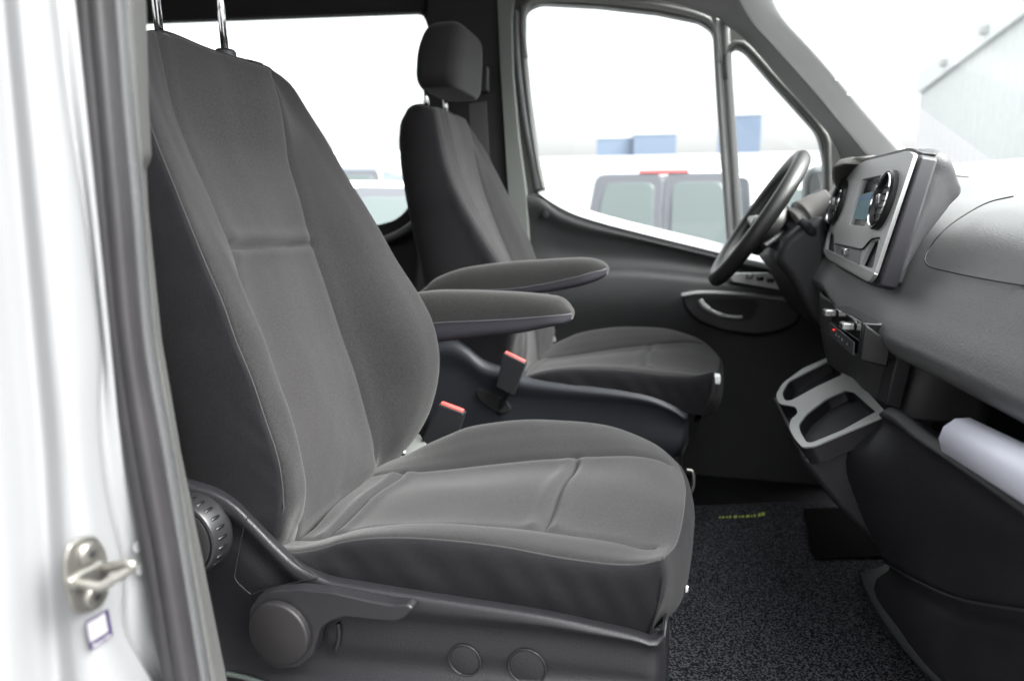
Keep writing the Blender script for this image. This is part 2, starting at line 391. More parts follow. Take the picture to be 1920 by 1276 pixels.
# ---- near B pillar: the painted jamb, rubber seal and inner trim
def vcurve(px, y=None, x=None, n=60): return cr([at(*p, y=y, x=x) for p in px], n)
eA = [(148, -90), (155, 0), (170, 200), (192, 420), (215, 640), (245, 850), (282, 1050), (320, 1276), (340, 1380)]
eM = [(178, -90), (183, 0), (200, 200), (218, 400), (240, 640), (272, 850), (308, 1050), (345, 1276), (365, 1380)]
eB = [(200, -90), (207, 0), (222, 200), (240, 400), (262, 640), (298, 850), (333, 1050), (370, 1276), (390, 1380)]
eC = [(218, -90), (228, 0), (243, 200), (262, 400), (282, 640), (318, 850), (350, 1050), (388, 1276), (408, 1380)]
eD = [(258, -90), (264, 0), (270, 200), (278, 400), (300, 640), (333, 850), (374, 1050), (419, 1276), (440, 1380)]
def sh(e, dx): return [(a+dx, b) for a, b in e]
# rubber seal: lips and bulb
sc = [vcurve(sh(eA, -2), y=.515), vcurve(eA, y=.498), vcurve(sh(eA, 9), y=.500), vcurve(sh(eA, 12), y=.507), vcurve(sh(eM, -12), y=.500), vcurve(eM, y=.498), vcurve(sh(eB, -9), y=.507), vcurve(sh(eB, 0), y=.520), vcurve(sh(eB, 3), y=.545)]
G, ix = across(sc, 5); gridmesh('door_seal', G, RUB, van, solid=.003)
for dx_ in (10, 15): tube('seal_bead', vcurve(sh(eA, dx_), y=.4985), .0007, mat('bead pale', (.16, .155, .165), .4), van, n=6)
sc = [vcurve(sh(eB, -2), y=.545), vcurve(sh(eB, 3), y=.528), vcurve(sh(eC, -9), y=.525), vcurve(sh(eC, -2), y=.532), vcurve(sh(eC, 1), y=.56)]
G, ix = across(sc, 5); gridmesh('inner_seal_lip', G, mat('seal inner', (.06, .062, .064), .30, var=.05), van, solid=.003)
# trim cover with the notch in its edge
up = [p for p in eD if p[1] < 300]+[(274, 296)]
edge = [(a+3, b) for a, b in [(258, -90), (264, 0), (269, 200), (274, 290)]]+[(275, 300), (268, 308), (268, 330)]+[(278-6, 400), (297, 640), (333, 850), (374, 1050), (419, 1276), (440, 1380)]
n1 = 140
e3 = np.array([at(*p, y=.585) for p in edge]); zz = np.linspace(e3[0][2], e3[-1][2], n1)
def zres(px, y): 
    e = np.array([at(*p, y=y) for p in px]); o = np.argsort(e[:, 2]); e = e[o]
    return np.stack([np.interp(zz, e[:, 2], e[:, 0]), np.full(n1, y), zz], 1)
k0 = zres(sh(eC, -3), .555); k1 = zres(sh(eC, 4), .55); k2 = zres([(a-5, b) for a, b in edge], .578); k3 = zres(edge, .585)
k4 = k3+np.array((-.012, .012, 0)); k5 = k3+np.array((-.08, .02, 0))
G, ix = across([k0, k1, k2, k3, k4, k5], [3, 6, 2, 2, 2]); gridmesh('near_pillar_trim', G, PILL, van, solid=.003)
# painted jamb: pressed steel with a swage that follows the seal
def jamb(off, depth):  # off px left of seal edge, depth: x offset
    e = [(-a_+a+off(b), b) for a_, (a, b) in zip([0]*len(eA), eA)]
    return np.array([at(a, b, y=None, x=None) if False else at(a, b, x=depth(b)) for a, b in e])
XJ = -.498
rows = [vcurve(sh(eA, 8), x=XJ+.004), vcurve(sh(eA, -3), x=XJ+.005)]
sw = lambda b: -52-22*math.exp(-((b-1230)/90)**2)*0+(10 if b < 820 else -18 if b < 1150 else 14)
c1 = [(a-14, b) for a, b in eA]
c2 = [(95, -90), (104, 0), (128, 200), (160, 420), (186, 640), (188, 800), (203, 930), (232, 1060), (234, 1170), (262, 1230), (318, 1330), (330, 1380)]
rows += [vcurve(c1, x=XJ+.004), vcurve(sh(c2, 5), x=XJ-.004), vcurve(sh(c2, -6), x=XJ+.012), vcurve(sh(c2, -16), x=XJ+.014)]
c3 = [(35, -90), (42, 0), (60, 200), (80, 420), (100, 640), (118, 850), (130, 1050), (150, 1276), (160, 1380)]
c4 = [(-30, -90), (-22, 0), (-10, 200), (10, 420), (30, 640), (50, 850), (62, 1050), (75, 1276), (80, 1380)]
rows += [vcurve(sh(c3, -4), x=XJ+.008), vcurve(sh(c3, -40), x=XJ-.012), vcurve(sh(c4, 0), x=XJ-.012), vcurve(sh(c4, -60), x=XJ-.008), vcurve(sh(c4, -200), x=XJ-.03)]
rows += [rows[-1]+np.array((-.25, 0, 0))]
G, ix = across(rows, 8); gridmesh('door_jamb', G, PAINT, van, solid=.002)
# small spot-weld marks pressed in the jamb
for p in ((253, 1022), (258, 1064), (280, 1100)):
    c = at(*p, x=XJ+.004); lathe('plug', [(.006, 0), (.0062, .001), (.005, .0012)], c+np.array((.004, 0, 0)), (1, -.1, 0), PAINT, van, n=20)
# striker
stx = XJ+.024
sp_ = rnd([(130, 1022), (152, 1008), (180, 1003), (198, 1028), (206, 1060), (203, 1118), (190, 1138), (150, 1154), (135, 1140), (122, 1090), (122, 1050)], 8)
plate('striker_plate', sp_, STEEL, van, x=stx+.004, t=-.0045, bevel=.0012)
st = van
boss = plate('striker_boss', rnd([(130, 1088), (150, 1072), (195, 1048), (206, 1058), (206, 1085), (160, 1108), (136, 1108)], 9), STEEL, van, x=stx+.0075, t=-.006, bevel=.003)
base = at(150, 1093, x=stx+.006); b2 = at(200, 1064, x=stx+.006)
out = .052
loop = [at(150, 1093, x=stx+.006), at(168, 1096, x=stx+.016), at(190, 1098, x=stx+.026), at(214, 1084, x=stx+.034), at(246, 1064, x=stx+.044), at(243, 1056, x=stx+.043), at(218, 1060, x=stx+.028), at(198, 1066, x=stx+.008)]
tube('striker_bar', loop, .0042, STEEL, van, n=14, k=60)
for p in ((166, 1037), (176, 1117)):
    c = at(*p, x=stx+.005)
    s = lathe('screw', [(.0095, -.002), (.0095, .001), (.0080, .003), (.0045, .0036)], c, (1, 0, 0), STEEL, van, n=28)
    lathe('screw_socket', [(.0036, .0034), (.0036, .0042)], c, (1, 0, 0), BLACK, s, n=6)
# rescue sticker (its code left out)
sx = XJ+.018
plate('rescue_sticker', [(161, 1166), (203, 1141), (212, 1191), (170, 1218)], mat('sticker violet black', (.02, .012, .05), .4), van, x=sx+.006, t=-.001)
stk = van.children[-1]
plate('sticker_face', [(163, 1169), (197, 1148), (203, 1183), (169.5, 1204)], mat('sticker white', (.22, .22, .225), .6), stk, x=sx+.0068, t=-.0005)
p0 = at(173, 1211, x=sx+.007); p1 = at(206, 1190, x=sx+.007)
ax = Vector(p1-p0).normalized(); nx = Vector((1, 0, 0)); ay = nx.cross(ax).normalized()
rm = Matrix((ax, ay, nx)).transposed()
text('sticker_text', 'Rescue Card', (p0+p1)/2+np.array((.0006, 0, .0003)), rm, .0036, mat('white ink', (.5, .5, .5), .5), stk, extrude=.0001)

# ================================================================== DRIVER DOOR (far side)
door = empty('driver_door', at(1250, 900, y=2.45)+np.array((0, 0, 0)), label='closed driver door beyond the wheel: charcoal panel, silver window frame, glass', cat='door')
YD = 2.45
win = rnd([(983, 18), (1010, 6), (1120, 12), (1230, 24), (1310, 40), (1336, 58), (1345, 160), (1358, 330), (1366, 470), (1330, 462), (1200, 432), (1100, 408), (1050, 385), (1022, 362), (1008, 300), (992, 180), (983, 80)],
          [14, 10, 5, 5, 10, 16, 5, 5, 4, 4, 5, 10, 12, 10, 5, 5, 5])
qw = rnd([(1368, 150), (1367, 102), (1380, 88), (1396, 96), (1450, 158), (1534, 250), (1545, 300), (1546, 560), (1384, 520)], [5, 10, 10, 10, 5, 18, 15, 5, 5])
outer = rnd([(958, -40), (1120, -40), (1260, -24), (1380, 40), (1480, 150), (1575, 262), (1592, 330), (1592, 600), (960, 600), (985, 362), (970, 240), (960, 80)], 8)
plate('window_frame', outer, GASK, door, y=YD, t=.04, holes=[win, qw], bevel=.006)
# silver reveal strip on the lock side and along the sill
def ribbon(name, pts, w, m, y0, parent, dy=.006, back=0):
    a = cr([at(p[0], p[1], y=y0) for p in pts], 60); b = cr([at(p[0]+p[2], p[1]+p[3], y=y0+back) for p in pts], 60)
    mid = (a+b)/2+np.array((0, -dy, 0)); G, _ = across([a, mid, b], 5); return gridmesh(name, G, m, parent, solid=.003)
ribbon('frame_strip', [(962, 20, 12, 0), (966, 120, 12, 0), (980, 230, 13, 0), (996, 310, 14, 0), (1004, 358, 18, -2)], 0, PAINT, YD-.004, door)
ribbon('gasket', [(976, 10, 9, 0), (977, 100, 9, 0), (990, 220, 9, 0), (1004, 310, 9, 0), (1014, 356, 10, 0)], 0, mat('gasket pale', (.16, .16, .155), .4), YD-.008, door)
ribbon('sill_strip', [(1008, 362, 14, -6), (1030, 378, 10, -14), (1070, 400, 5, -16), (1120, 417, 3, -16), (1200, 438, 3, -16), (1330, 470, 3, -17), (1420, 492, 3, -17), (1500, 512, 3, -16)], 0, mat('sill paint', (.62, .63, .64), .3, metal=.2, coat=.5), YD-.045, door, dy=.002, back=.050)
# divider bar between the two panes
db = [[at(p[0]+o, p[1], y=yy) for p in [(1343, 30), (1350, 160), (1362, 330), (1372, 480)]] for o, yy in ((-7, YD), (-5, YD-.012), (2, YD-.014), (5, YD-.006), (9, YD-.006), (12, YD-.014), (20, YD-.014), (23, YD))]
G, ix = across([cr(c, 50) for c in db], 3)
gridmesh('divider_bar', G, mat('divider', (.22, .22, .22), .35, metal=.3), door, solid=.003)
plate('door_glass', win, GLASS, door, y=YD+.015, t=.004)
plate('quarter_glass', qw, GLASS, door, y=YD+.016, t=.004)
tube('quarter_seal', [at(*p, y=YD-.008) for p in [(1363, 150), (1362, 100), (1380, 81), (1402, 90), (1456, 150), (1540, 244), (1552, 300), (1553, 500)]], .011, GASK, door)
tube('upper_seal', [at(*p, y=YD-.008) for p in [(985, 110), (980, 40), (995, 3), (1060, -2), (1130, 2), (1240, 14), (1320, 34), (1342, 60), (1348, 120)]], .010, mat('gasket pale', (.16, .16, .155), .4), door)
# inner panel
def L(px, y): return cr([at(*(((955, p[1]) if k == 0 else p)), y=y) for k, p in enumerate(px)], 90)
d0 = [(985, 363), (1012, 364), (1050, 392), (1100, 414), (1200, 440), (1330, 470), (1430, 494), (1640, 545)]
d1 = [(985, 368), (1008, 371), (1046, 399), (1098, 421), (1198, 447), (1328, 478), (1428, 502), (1640, 553)]
d2 = [(985, 420), (1015, 424), (1060, 440), (1120, 450), (1220, 462), (1330, 488), (1430, 510), (1640, 560)]
d3 = [(985, 480), (1015, 475), (1060, 485), (1120, 490), (1220, 492), (1330, 500), (1430, 516), (1640, 566)]
d4 = [(985, 503), (1050, 500), (1120, 500), (1200, 500), (1290, 508), (1400, 522), (1480, 532), (1640, 572)]
d5 = [(985, 520), (1050, 516), (1120, 515), (1200, 516), (1290, 524), (1400, 538), (1480, 547), (1640, 586)]
d6 = [(985, 540), (1050, 538), (1120, 536), (1200, 538), (1290, 545), (1400, 556), (1480, 562), (1640, 600)]
d7 = [(985, 640), (1050, 640), (1120, 640), (1200, 640), (1290, 640), (1400, 640), (1480, 645), (1640, 660)]
d8 = [(1000, 1000), (1050, 1000), (1120, 1000), (1200, 1000), (1290, 1000), (1400, 1000), (1480, 1000), (1640, 1000)]
G, ix = across([L(d0, 2.43), L(d1, 2.40), L(d2, 2.415), L(d3, 2.42), L(d4, 2.405), L(d5, 2.335), L(d6, 2.328), L(d7, 2.37), L(d8, 2.40)], 6)
gridmesh('inner_panel', G, mat('door panel grey', (.027, .027, .029), .6, grain=.3, gscale=420, weave='leather', var=.06), door, solid=.006)
lathe('plug', [(.014, 0), (.014, .002), (.012, .003)], at(1022, 402, y=2.398), (0, -1, 0), PL_D, door, n=24)
# pull pocket with the release handle
pod = [(1278, 545), (1300, 541), (1400, 545), (1498, 556), (1508, 575), (1500, 605), (1470, 622), (1420, 632), (1350, 622), (1300, 600), (1278, 572)]
plate('pull_pocket', rnd(pod, 22), DASH_D, door, y=2.325, t=.06, bevel=.012)
ribbon('pocket_rail', [(1277, 549, 0, 10), (1320, 544, 0, 10), (1400, 548, 0, 10), (1490, 558, 0, 10)], 0, TRIM_L, 2.318, door, dy=.01)
plate('pocket_shade', rnd([(1310, 562), (1400, 560), (1425, 566), (1410, 600), (1360, 600), (1325, 585)], 12), BLACK, door, y=2.323, t=.001)  # flat black sheet paints the shade inside the pocket
tube('release_handle', [at(*p, y=2.312) for p in [(1312, 562), (1322, 575), (1345, 588), (1372, 594), (1392, 594)]], [.010]*12+[.008]*12+[.006]*16, SILV, door)
# switch deck on the armrest
plate('switch_deck', rnd([(1368, 512), (1440, 512), (1484, 536), (1480, 546), (1372, 528)], 5), mat('switch deck', (.5, .5, .5), .35), door, y=2.33, t=.03, bevel=.003)
for p in ((1405, 518), (1425, 522), (1444, 526)): box('switch', at(*p, y=2.322), (.022, .014, .014), GLOSS, door, bevel=.003)
# door mirror outside the quarter window
mir = empty('door_mirror_root', at(1530, 420, y=2.75)); bpy.data.objects.remove(mir)
mp = rnd([(1512, 330), (1524, 312), (1560, 306), (1580, 330), (1580, 430), (1560, 448), (1520, 440), (1508, 420)], 10)
plate('mirror_housing', mp, mat('mirror shell', (.10, .11, .115), .4), door, y=2.72, t=.12, bevel=.03)
plate('mirror_glass', rnd([(1519, 338), (1528, 322), (1560, 318), (1572, 335), (1572, 425), (1556, 438), (1524, 432), (1516, 415)], 8), mat('mirror face', (.85, .86, .88), .03, metal=1), door, y=2.715, t=.004)
tube('mirror_arm', [at(1560, 430, y=2.75), at(1575, 450, y=2.6), at(1590, 470, y=2.48)], .02, PL_D, door)

# ================================================================== SEATS
def build_seat(seat, xf, hr_lift, thick=0, hdx=0, res=1.0, own=None):
    """xf maps the passenger seat's measured points to this seat's place"""
    A = lambda P: np.array([xf(p) for p in P])
    nrow = int(150*res)
    def c3(px, ys, n=None):
        ys = np.interp(np.linspace(0, 1, len(px)), np.linspace(0, 1, len(ys)), ys)
        return cr([at(p[0], p[1], y=y) for p, y in zip(px, ys)], n or nrow)
    # ---------------- backrest
    C = c3([(528, 985), (531, 945), (529, 904), (519, 850), (497, 785), (470, 705), (440, 632), (415, 560), (380, 480), (340, 380), (300, 280), (272, 200), (256, 130), (250, 82)], [.845, .845, .85, .86, .90])
    cre = c3([(545, 1000), (565, 960), (571, 925), (566, 872), (550, 800), (524, 725), (495, 645), (470, 585), (432, 500), (385, 405), (343, 300), (305, 205), (283, 125), (272, 70)], [.885, .89, .895, .905, .935])
    Asm = c3([(562, 1000), (560, 965), (556, 925), (546, 860), (528, 790), (505, 715), (478, 630), (460, 560), (437, 468), (405, 385), (370, 305), (340, 235), (320, 165), (299, 66)], [.955, .955, .965, .975, .975])
    B = c3([(706, 885), (706, 865), (703, 830), (690, 780), (668, 700), (640, 620), (613, 535), (585, 452), (565, 372), (545, 305), (539, 255), (531, 205), (520, 165), (508, 132)], [1.24, 1.24, 1.235, 1.225, 1.225])
    D = c3([(712, 880), (742, 862), (783, 812), (807, 765), (820, 715), (823, 665), (813, 610), (790, 560), (745, 490), (700, 410), (650, 330), (610, 260), (575, 205), (550, 165), (530, 145), (514, 134)], [1.31, 1.37, 1.385, 1.36, 1.29])
    if own: C, cre, Asm, B, D = [c3(*own[k]) for k in ('C', 'cre', 'A', 'B', 'D')]
    crf = D+np.array((-.004, -.05, 0)); crf[:, 0] -= .006
    mid = (Asm+B)/2; mid[:, 0] -= .006
    s = np.linspace(0, 1, nrow)[:, None]
    th = .195+thick-.085*s
    K0 = C+np.concatenate([-th, .018+0*s, .0*s], 1)
    if own: K0 = c3(*own['K'])
    K8 = D+np.concatenate([-th*.9, -.03+0*s, .0*s], 1)
    side = C+np.array((-.03, -.006, 0)); sidef = D+np.array((-.04, -.004, 0))
    if own: side = C*.75+K0*.25+np.array((0, -.012, 0))
    rd = .045*np.clip((s[:, 0]-.84)/.16, 0, 1)**2
    if not own: K0[:, 2] -= rd
    K8[:, 2] -= rd
    K9 = K8*.7+K0*.3+np.array((-.03, 0, 0)); K10 = K8*.3+K0*.7+np.array((-.03, 0, 0))
    cols = [C, cre, Asm, mid, B, crf, D, sidef, K8, K9, K10, K0, side]
    cols = [np.vstack([c[:1]+np.array((-.035, .012 if k in (0, 12) else 0, -.045)), c[:1]+np.array((-.010, .003, -.018)), c[1:-1:1][1:], c[-1:]]) for k, c in enumerate(cols)]
    G, ix = across(cols, [14, 12, 16, 16, 12, 8, 6, 6, 6, 8, 6, 8, 6], closed=True)
    # seam valleys and the cross groove of the centre panel
    N = normals(G)
    if N[ix[3], nrow//2][0] < 0: N = -N
    dist_u = np.zeros(G.shape[:2]); dist_u[1:] = np.cumsum(np.linalg.norm(np.diff(G, axis=0), axis=2), 0)
    dist_v = np.zeros(G.shape[:2]); dist_v[:, 1:] = np.cumsum(np.linalg.norm(np.diff(G, axis=1), axis=2), 1)
    disp = np.zeros(G.shape[:2])
    for k, dep, w in ((2, .005, .007), (4, .005, .007), (0, .002, .003)):
        d = dist_u-dist_u[ix[k]][None]; disp -= dep*np.exp(-(d/w)**2)
    gA = at(436, 466, y=.985); gB = at(585, 455, y=1.235)
    if own: gA = at(897, 408, y=1.88); gB = at(926, 405, y=2.11)
    jA = np.argmin(np.linalg.norm(G[ix[2]]-gA, axis=1)); jB = np.argmin(np.linalg.norm(G[ix[4]]-gB, axis=1))
    for i in range(ix[2], ix[4]+1):
        f = (i-ix[2])/(ix[4]-ix[2]); j = jA+(jB-jA)*f; v0 = np.interp(j, np.arange(nrow), dist_v[i])
        edge = min(1, min(f, 1-f)*12+.3)*(.35 if own else 1)
        dd = dist_v[i]-v0
        disp[i] -= edge*(.013*np.exp(-(dd/.0065)**2)) - edge*np.where(dd > 0, .007, .003)*np.exp(-((np.abs(dd)-.015)/.012)**2)
    # slack and small puckers of the cover
    for i in range(G.shape[0]):
        near = i <= ix[2] or i > ix[6]
        a = .0007 if near else .0003
        if ix[2] < i < ix[4]: a = .00022
        u = dist_u[i]; v = dist_v[i]
        disp[i] += a*(np.sin(v*38+u*55+1.3)*np.sin(v*17-u*70)+.6*np.sin(v*95-u*120+2*np.sin(v*9))*np.exp(-((v-.10)/.12)**2))
    G = G+N*disp[:, :, None]
    # cap the top
    top = G[:, -1]; xm = (top[:ix[6], 0].mean()+top[ix[8]:, 0].mean())/2
    ext = []
    for a, dz in ((.12, .006), (.3, .0095), (.6, .012), (1, .013)):
        r = top.copy(); loc = top[:, 0]*(1-a)+(xm-.0)*a; r[:, 0] = loc; r[:, 2] += dz
        r[:, 1] = top[:, 1]*(1-a*.25)+top[:, 1].mean()*a*.25
        ext.append(r)
    G = np.concatenate([G]+[e[:, None] for e in ext], 1)
    if not own: G = A(G.reshape(-1, 3)).reshape(G.shape)
    back = gridmesh('backrest', np.concatenate([G[ix[6]:], G[:1]]), FAB_S, seat)
    gridmesh('side_bolster', G[ix[0]:ix[2]+1], FAB_B, back)
    gridmesh('centre_panel', G[ix[2]:ix[4]+1], FAB_C, back)
    gridmesh('side_bolster', G[ix[4]:ix[6]+1], FAB_B, back)
    tube('piping', G[ix[0], ::4]+0, .0011, PIPE, back, n=6, k=120)
    tube('piping', G[1:ix[6]+1, nrow+1][::3], .0016, FAB_S, back, n=6, k=80)
    # ---------------- cushion
    n1 = int(130*res); n2 = int(36*res)
    def cc(px, ys, drop, mode='y'):
        a = c3(px, ys, n1); e = a[-1]
        d = cr([e]+[e+np.array(q) for q in drop], n2+1)[1:]
        return np.concatenate([a, d])
    stdd = [(.010, 0, -.012), (.018, 0, -.05), (.012, 0, -.10), (-.008, 0, -.135), (-.05, 0, -.155)]
    c1 = [(500, 1030), (545, 1036), (600, 1028), (640, 1016), (700, 1008), (799, 1009), (927, 1022), (1055, 1045), (1141, 1056), (1205, 1056), (1245, 1046)]
    C1 = cc(c1, [.845, .845, .85], [(.004, -.003, -.02), (.004, -.003, -.045), (-.002, 0, -.075), (-.014, .002, -.100), (-.022, .004, -.145)])
    k2 = [(560, 1010), (600, 1010), (640, 1000), (690, 988), (756, 983), (863, 982), (970, 989), (1098, 1004), (1162, 1014), (1210, 1026), (1265, 1022)]
    K2 = cc(k2, [.925, .925, .925], [(.006, -.002, -.012), (.012, 0, -.05), (.008, 0, -.09), (-.012, 0, -.12), (-.05, 0, -.14)])
    k3 = [(690, 893), (720, 886), (756, 883), (842, 876), (927, 866), (1013, 858), (1077, 855), (1141, 851), (1200, 851), (1245, 862), (1280, 888)]
    K3 = cc(k3, [1.215, 1.215], stdd)
    k4 = [(690, 880), (705, 874), (756, 855), (799, 833), (842, 814), (884, 799), (949, 789), (1013, 786), (1098, 791), (1162, 803), (1226, 831), (1263, 862)]
    K4 = cc(k4, [1.305, 1.31, 1.30], stdd)
    M = (K2+K3)/2
    me_ = at(1285, 942, y=1.07); M[:n1] = M[:n1]+np.array((0, 0, .002)); 
    w = np.clip((np.arange(len(M))-n1*.75)/(n1*.25), 0, 1)[:, None]; M = M+w*(me_-M[n1-1])*np.array((1, 0, 1))
    cr1 = (C1*.5+K2*.5); cr1[:, 2] += .010*np.sin(np.clip(np.arange(len(C1))/n1, 0, 1)*math.pi)
    c0 = [(500, 1040), (545, 1060), (590, 1085), (640, 1100), (720, 1112), (800, 1125), (1013, 1155), (1141, 1183), (1205, 1197), (1224, 1196)]
    C0 = cc(c0, [.84, .84, .845], [(-.004, 0, -.004), (-.008, 0, -.007), (-.012, .0, -.010), (-.016, .003, -.030), (-.022, .006, -.065)])
    C0b = (C0+C1)/2+np.array((0, -.006, 0))
    fd = 1-np.clip((np.arange(len(K4))-n1)/n2, 0, 1)[:, None]**.5
    ff = K4+np.array((-.0, .040, -.035))*(.25+.75*fd); fb = K4+np.array((0, .040, -.14))*np.concatenate([fd, .25+.75*fd, fd], 1)
    K34 = (K3+K4)/2; K34[:, 2] += .006
    G, ix = across([C0, C0b, C1, cr1, K2, M, K3, K34, K4, ff, fb], [8, 8, 8, 8, 20, 20, 8, 8, 6, 4])
    N = normals(G)
    if N[ix[5], n1//2][2] < 0: N = -N
    disp = np.zeros(G.shape[:2])
    dist_u = np.zeros(G.shape[:2]); dist_u[1:] = np.cumsum(np.linalg.norm(np.diff(G, axis=0), axis=2), 0)
    dist_v = np.zeros(G.shape[:2]); dist_v[:, 1:] = np.cumsum(np.linalg.norm(np.diff(G, axis=1), axis=2), 1)
    for k, dep, w in ((4, .006, .006), (6, .005, .006), (2, .0015, .003)):
        d = dist_u-dist_u[ix[k]][None]; fade = np.ones(G.shape[1]); fade[n1-6:] = 0
        disp -= dep*np.exp(-(d/w)**2)*fade[None]
    # front edge seam
    for i in range(ix[2], ix[8]+1): disp[i] -= .002*np.exp(-((dist_v[i]-dist_v[i, n1-1])/.003)**2)
    for (pa, pb, dep, wid, asym) in (((1015, 990), (1080, 855), .0075, .005, 1), ((612, 1010), (755, 885), .008, .007, -1)):
        qa = at(*pa, y=.925); qb = at(*pb, y=1.215)
        jA = np.argmin(np.linalg.norm(G[ix[4]]-qa, axis=1)); jB = np.argmin(np.linalg.norm(G[ix[6]]-qb, axis=1))
        for i in range(ix[4], ix[6]+1):
            f = (i-ix[4])/(ix[6]-ix[4]); j = jA+(jB-jA)*f; v0 = np.interp(j, np.arange(G.shape[1]), dist_v[i]); dd = dist_v[i]-v0
            edge = min(1, min(f, 1-f)*12+.3)
            disp[i] += edge*(-dep*np.exp(-(dd/wid)**2)+.0055*np.exp(-((np.abs(dd)-.018)/.013)**2))
    # faint pulls in the side cloth
    for i in range(ix[0], ix[2]):
        t = (i-ix[0])/(ix[2]-ix[0])
        v = dist_v[i]
        disp[i] += .0010*math.sin(math.pi*t)*(np.sin(v*44+t*5+2*np.sin(v*7))+.7*np.sin(v*118+t*7+3*np.sin(v*11)))
    for i in range(ix[2], ix[8]+1): disp[i] += .0004*np.sin(dist_v[i]*31+dist_u[i]*26)*np.sin(dist_v[i]*13-dist_u[i]*41+1)
    G = G+N*disp[:, :, None]
    G = A(G.reshape(-1, 3)).reshape(G.shape)
    cush = gridmesh('cushion', G[ix[0]:ix[2]+1], FAB_S, seat)
    gridmesh('cushion_bolster', G[ix[2]:ix[4]+1, :n1], FAB_B, cush)
    gridmesh('cushion_panel', G[ix[4]:ix[6]+1, :n1], FAB_C, cush)
    gridmesh('cushion_bolster', G[ix[6]:ix[8]+1, :n1], FAB_B, cush)
    gridmesh('cushion_front', G[ix[2]:ix[8]+1, n1-1:], FAB_S, cush)
    gridmesh('far_side', G[ix[8]:], FAB_S, cush)
    tube('piping', G[ix[2], :n1:4], .0012, PIPE, cush, n=6, k=110)
    tube('piping', G[ix[2]:ix[8]+1, n1-1][::3], .0013, PIPE, cush, n=6, k=80)
    # ---------------- headrest posts and headrest
    for p, y in ((((306, 66), 1.0), ((428, 98), 1.18)) if not own else (((806, 204), 1.93), ((841, 214), 2.09))):
        b = at(*p, y=y)+np.array((-.006, 0, -.02)); t = b+np.array((-.008, 0, .16+hr_lift))
        tube('headrest_post', [b, t], .0068, CHR, seat, n=20, k=2, smoothpath=False)
        cc_ = b+np.array((0, 0, .018))
        lathe('post_collar', [(.019, -.012), (.019, .002), (.016, .006), (.009, .007)], cc_, (0, 0, 1), PL_D, seat, n=28)
    hc = np.array((-.845+hdx, 1.085, 2.03+hr_lift+.065))
    # rounded block, fuller below, raked forward at the top
    secs = []
    for zz_, w_, d_, xo in ((-.088, .10, .045, .004), (-.084, .122, .056, .004), (-.07, .134, .064, .004), (-.02, .138, .068, .006), (.04, .132, .064, .014), (.075, .120, .054, .022), (.088, .104, .040, .026), (.092, .085, .026, .028)):
        ring = []
        for a in np.linspace(0, 2*math.pi, 49)[:-1]:
            ca, sa = math.cos(a), math.sin(a)
            e = .42
            ring.append(hc+np.array((xo+d_*math.copysign(abs(ca)**e, ca)*(1.0), w_*math.copysign(abs(sa)**e, sa), zz_)))
        secs.append(ring)
    H = np.array(secs).transpose(1, 0, 2); H, _ = across(H.transpose(1, 0, 2), 5)
    bm = bmesh.new(); rings = [[bm.verts.new(xf(p)) for p in r] for r in H]
    for a, b in zip(rings, rings[1:]):
        for j in range(48): bm.faces.new((a[j], a[(j+1) % 48], b[(j+1) % 48], b[j]))
    bm.faces.new(rings[0][::-1]); bm.faces.new(rings[-1]); bmesh.ops.recalc_face_normals(bm, faces=bm.faces)
    me = bpy.data.meshes.new('headrest'); bm.to_mesh(me); bm.free()
    link('headrest', me, mat('headrest cloth', (.0185, .0175, .0185), .92, grain=.3, gscale=700, var=.08, spec=.15, sheen=.1), seat)

def armrest(seat, st, y0, y1, name='armrest'):
    """st: (px, top, split, bottom) measured on the side facing the open door"""
    rows_u, rows_l, seam = [], [], []
    w = y1-y0; n = len(st)
    T = cr([at(s[0], s[1], y=y0+w*.35) for s in st], 60); S = cr([at(s[0], s[2], y=y0) for s in st], 60); Bt = cr([at(s[0], s[3], y=y0+.006) for s in st], 60)
    up, lo = [], []
    for i in range(60):
        f = i/59; ww = w*(1 if f < .86 else math.sqrt(max(.05, 1-((f-.86)/.14)**2*.65)))
        ym = (y0+y1)/2; r = []
        for a in np.linspace(0, math.pi, 21):
            ca, sa = math.cos(a), math.sin(a); e = .55
            yy = ym-ww/2*math.copysign(abs(ca)**e, ca); r.append((S[i][0]+(T[i][0]-S[i][0])*sa, yy, S[i][2]+(T[i][2]-S[i][2])*abs(sa)**.75))
        up.append(r); r = []
        for a in np.linspace(0, math.pi, 17):
            ca, sa = math.cos(a), math.sin(a)
            yy = ym-(ww/2-.002)*math.copysign(abs(ca)**.4, ca); r.append((S[i][0]+(Bt[i][0]-S[i][0])*sa, yy, S[i][2]-.0015+(Bt[i][2]-S[i][2])*abs(sa)**.5))
        lo.append(r)
    up, lo = np.array(up), np.array(lo)
    a = gridmesh(name, up, mat('armrest cloth', (.0205, .0197, .0200), .9, grain=.3, gscale=800, weave='fine', var=.05, spec=.15, sheen=.12), seat)
    gridmesh('armrest_shell', lo, mat('armrest shell', (.030, .0285, .036), .42, grain=.2, gscale=500), a)
    tube('seam_highlight', lo[:, 0]+np.array((0, -.0006, 0)), .0012, mat('seam highlight', (.16, .15, .17), .35), a, n=6)  # thin pale line paints the highlight along the armrest seam
    # rounded nose
    e1, e2 = up[-1], lo[-1]
    pts = np.concatenate([e1, e2[::-1]]); c = pts.mean(0)+np.array((.006, 0, 0))
    bm = bmesh.new(); vv = [bm.verts.new(p) for p in pts]; cv = bm.verts.new(c)
    for i in range(len(vv)): bm.faces.new((vv[i], vv[(i+1) % len(vv)], cv))
    me = bpy.data.meshes.new('armrest_nose'); bm.to_mesh(me); bm.free(); link('armrest_nose', me, MATS['armrest cloth'], a)

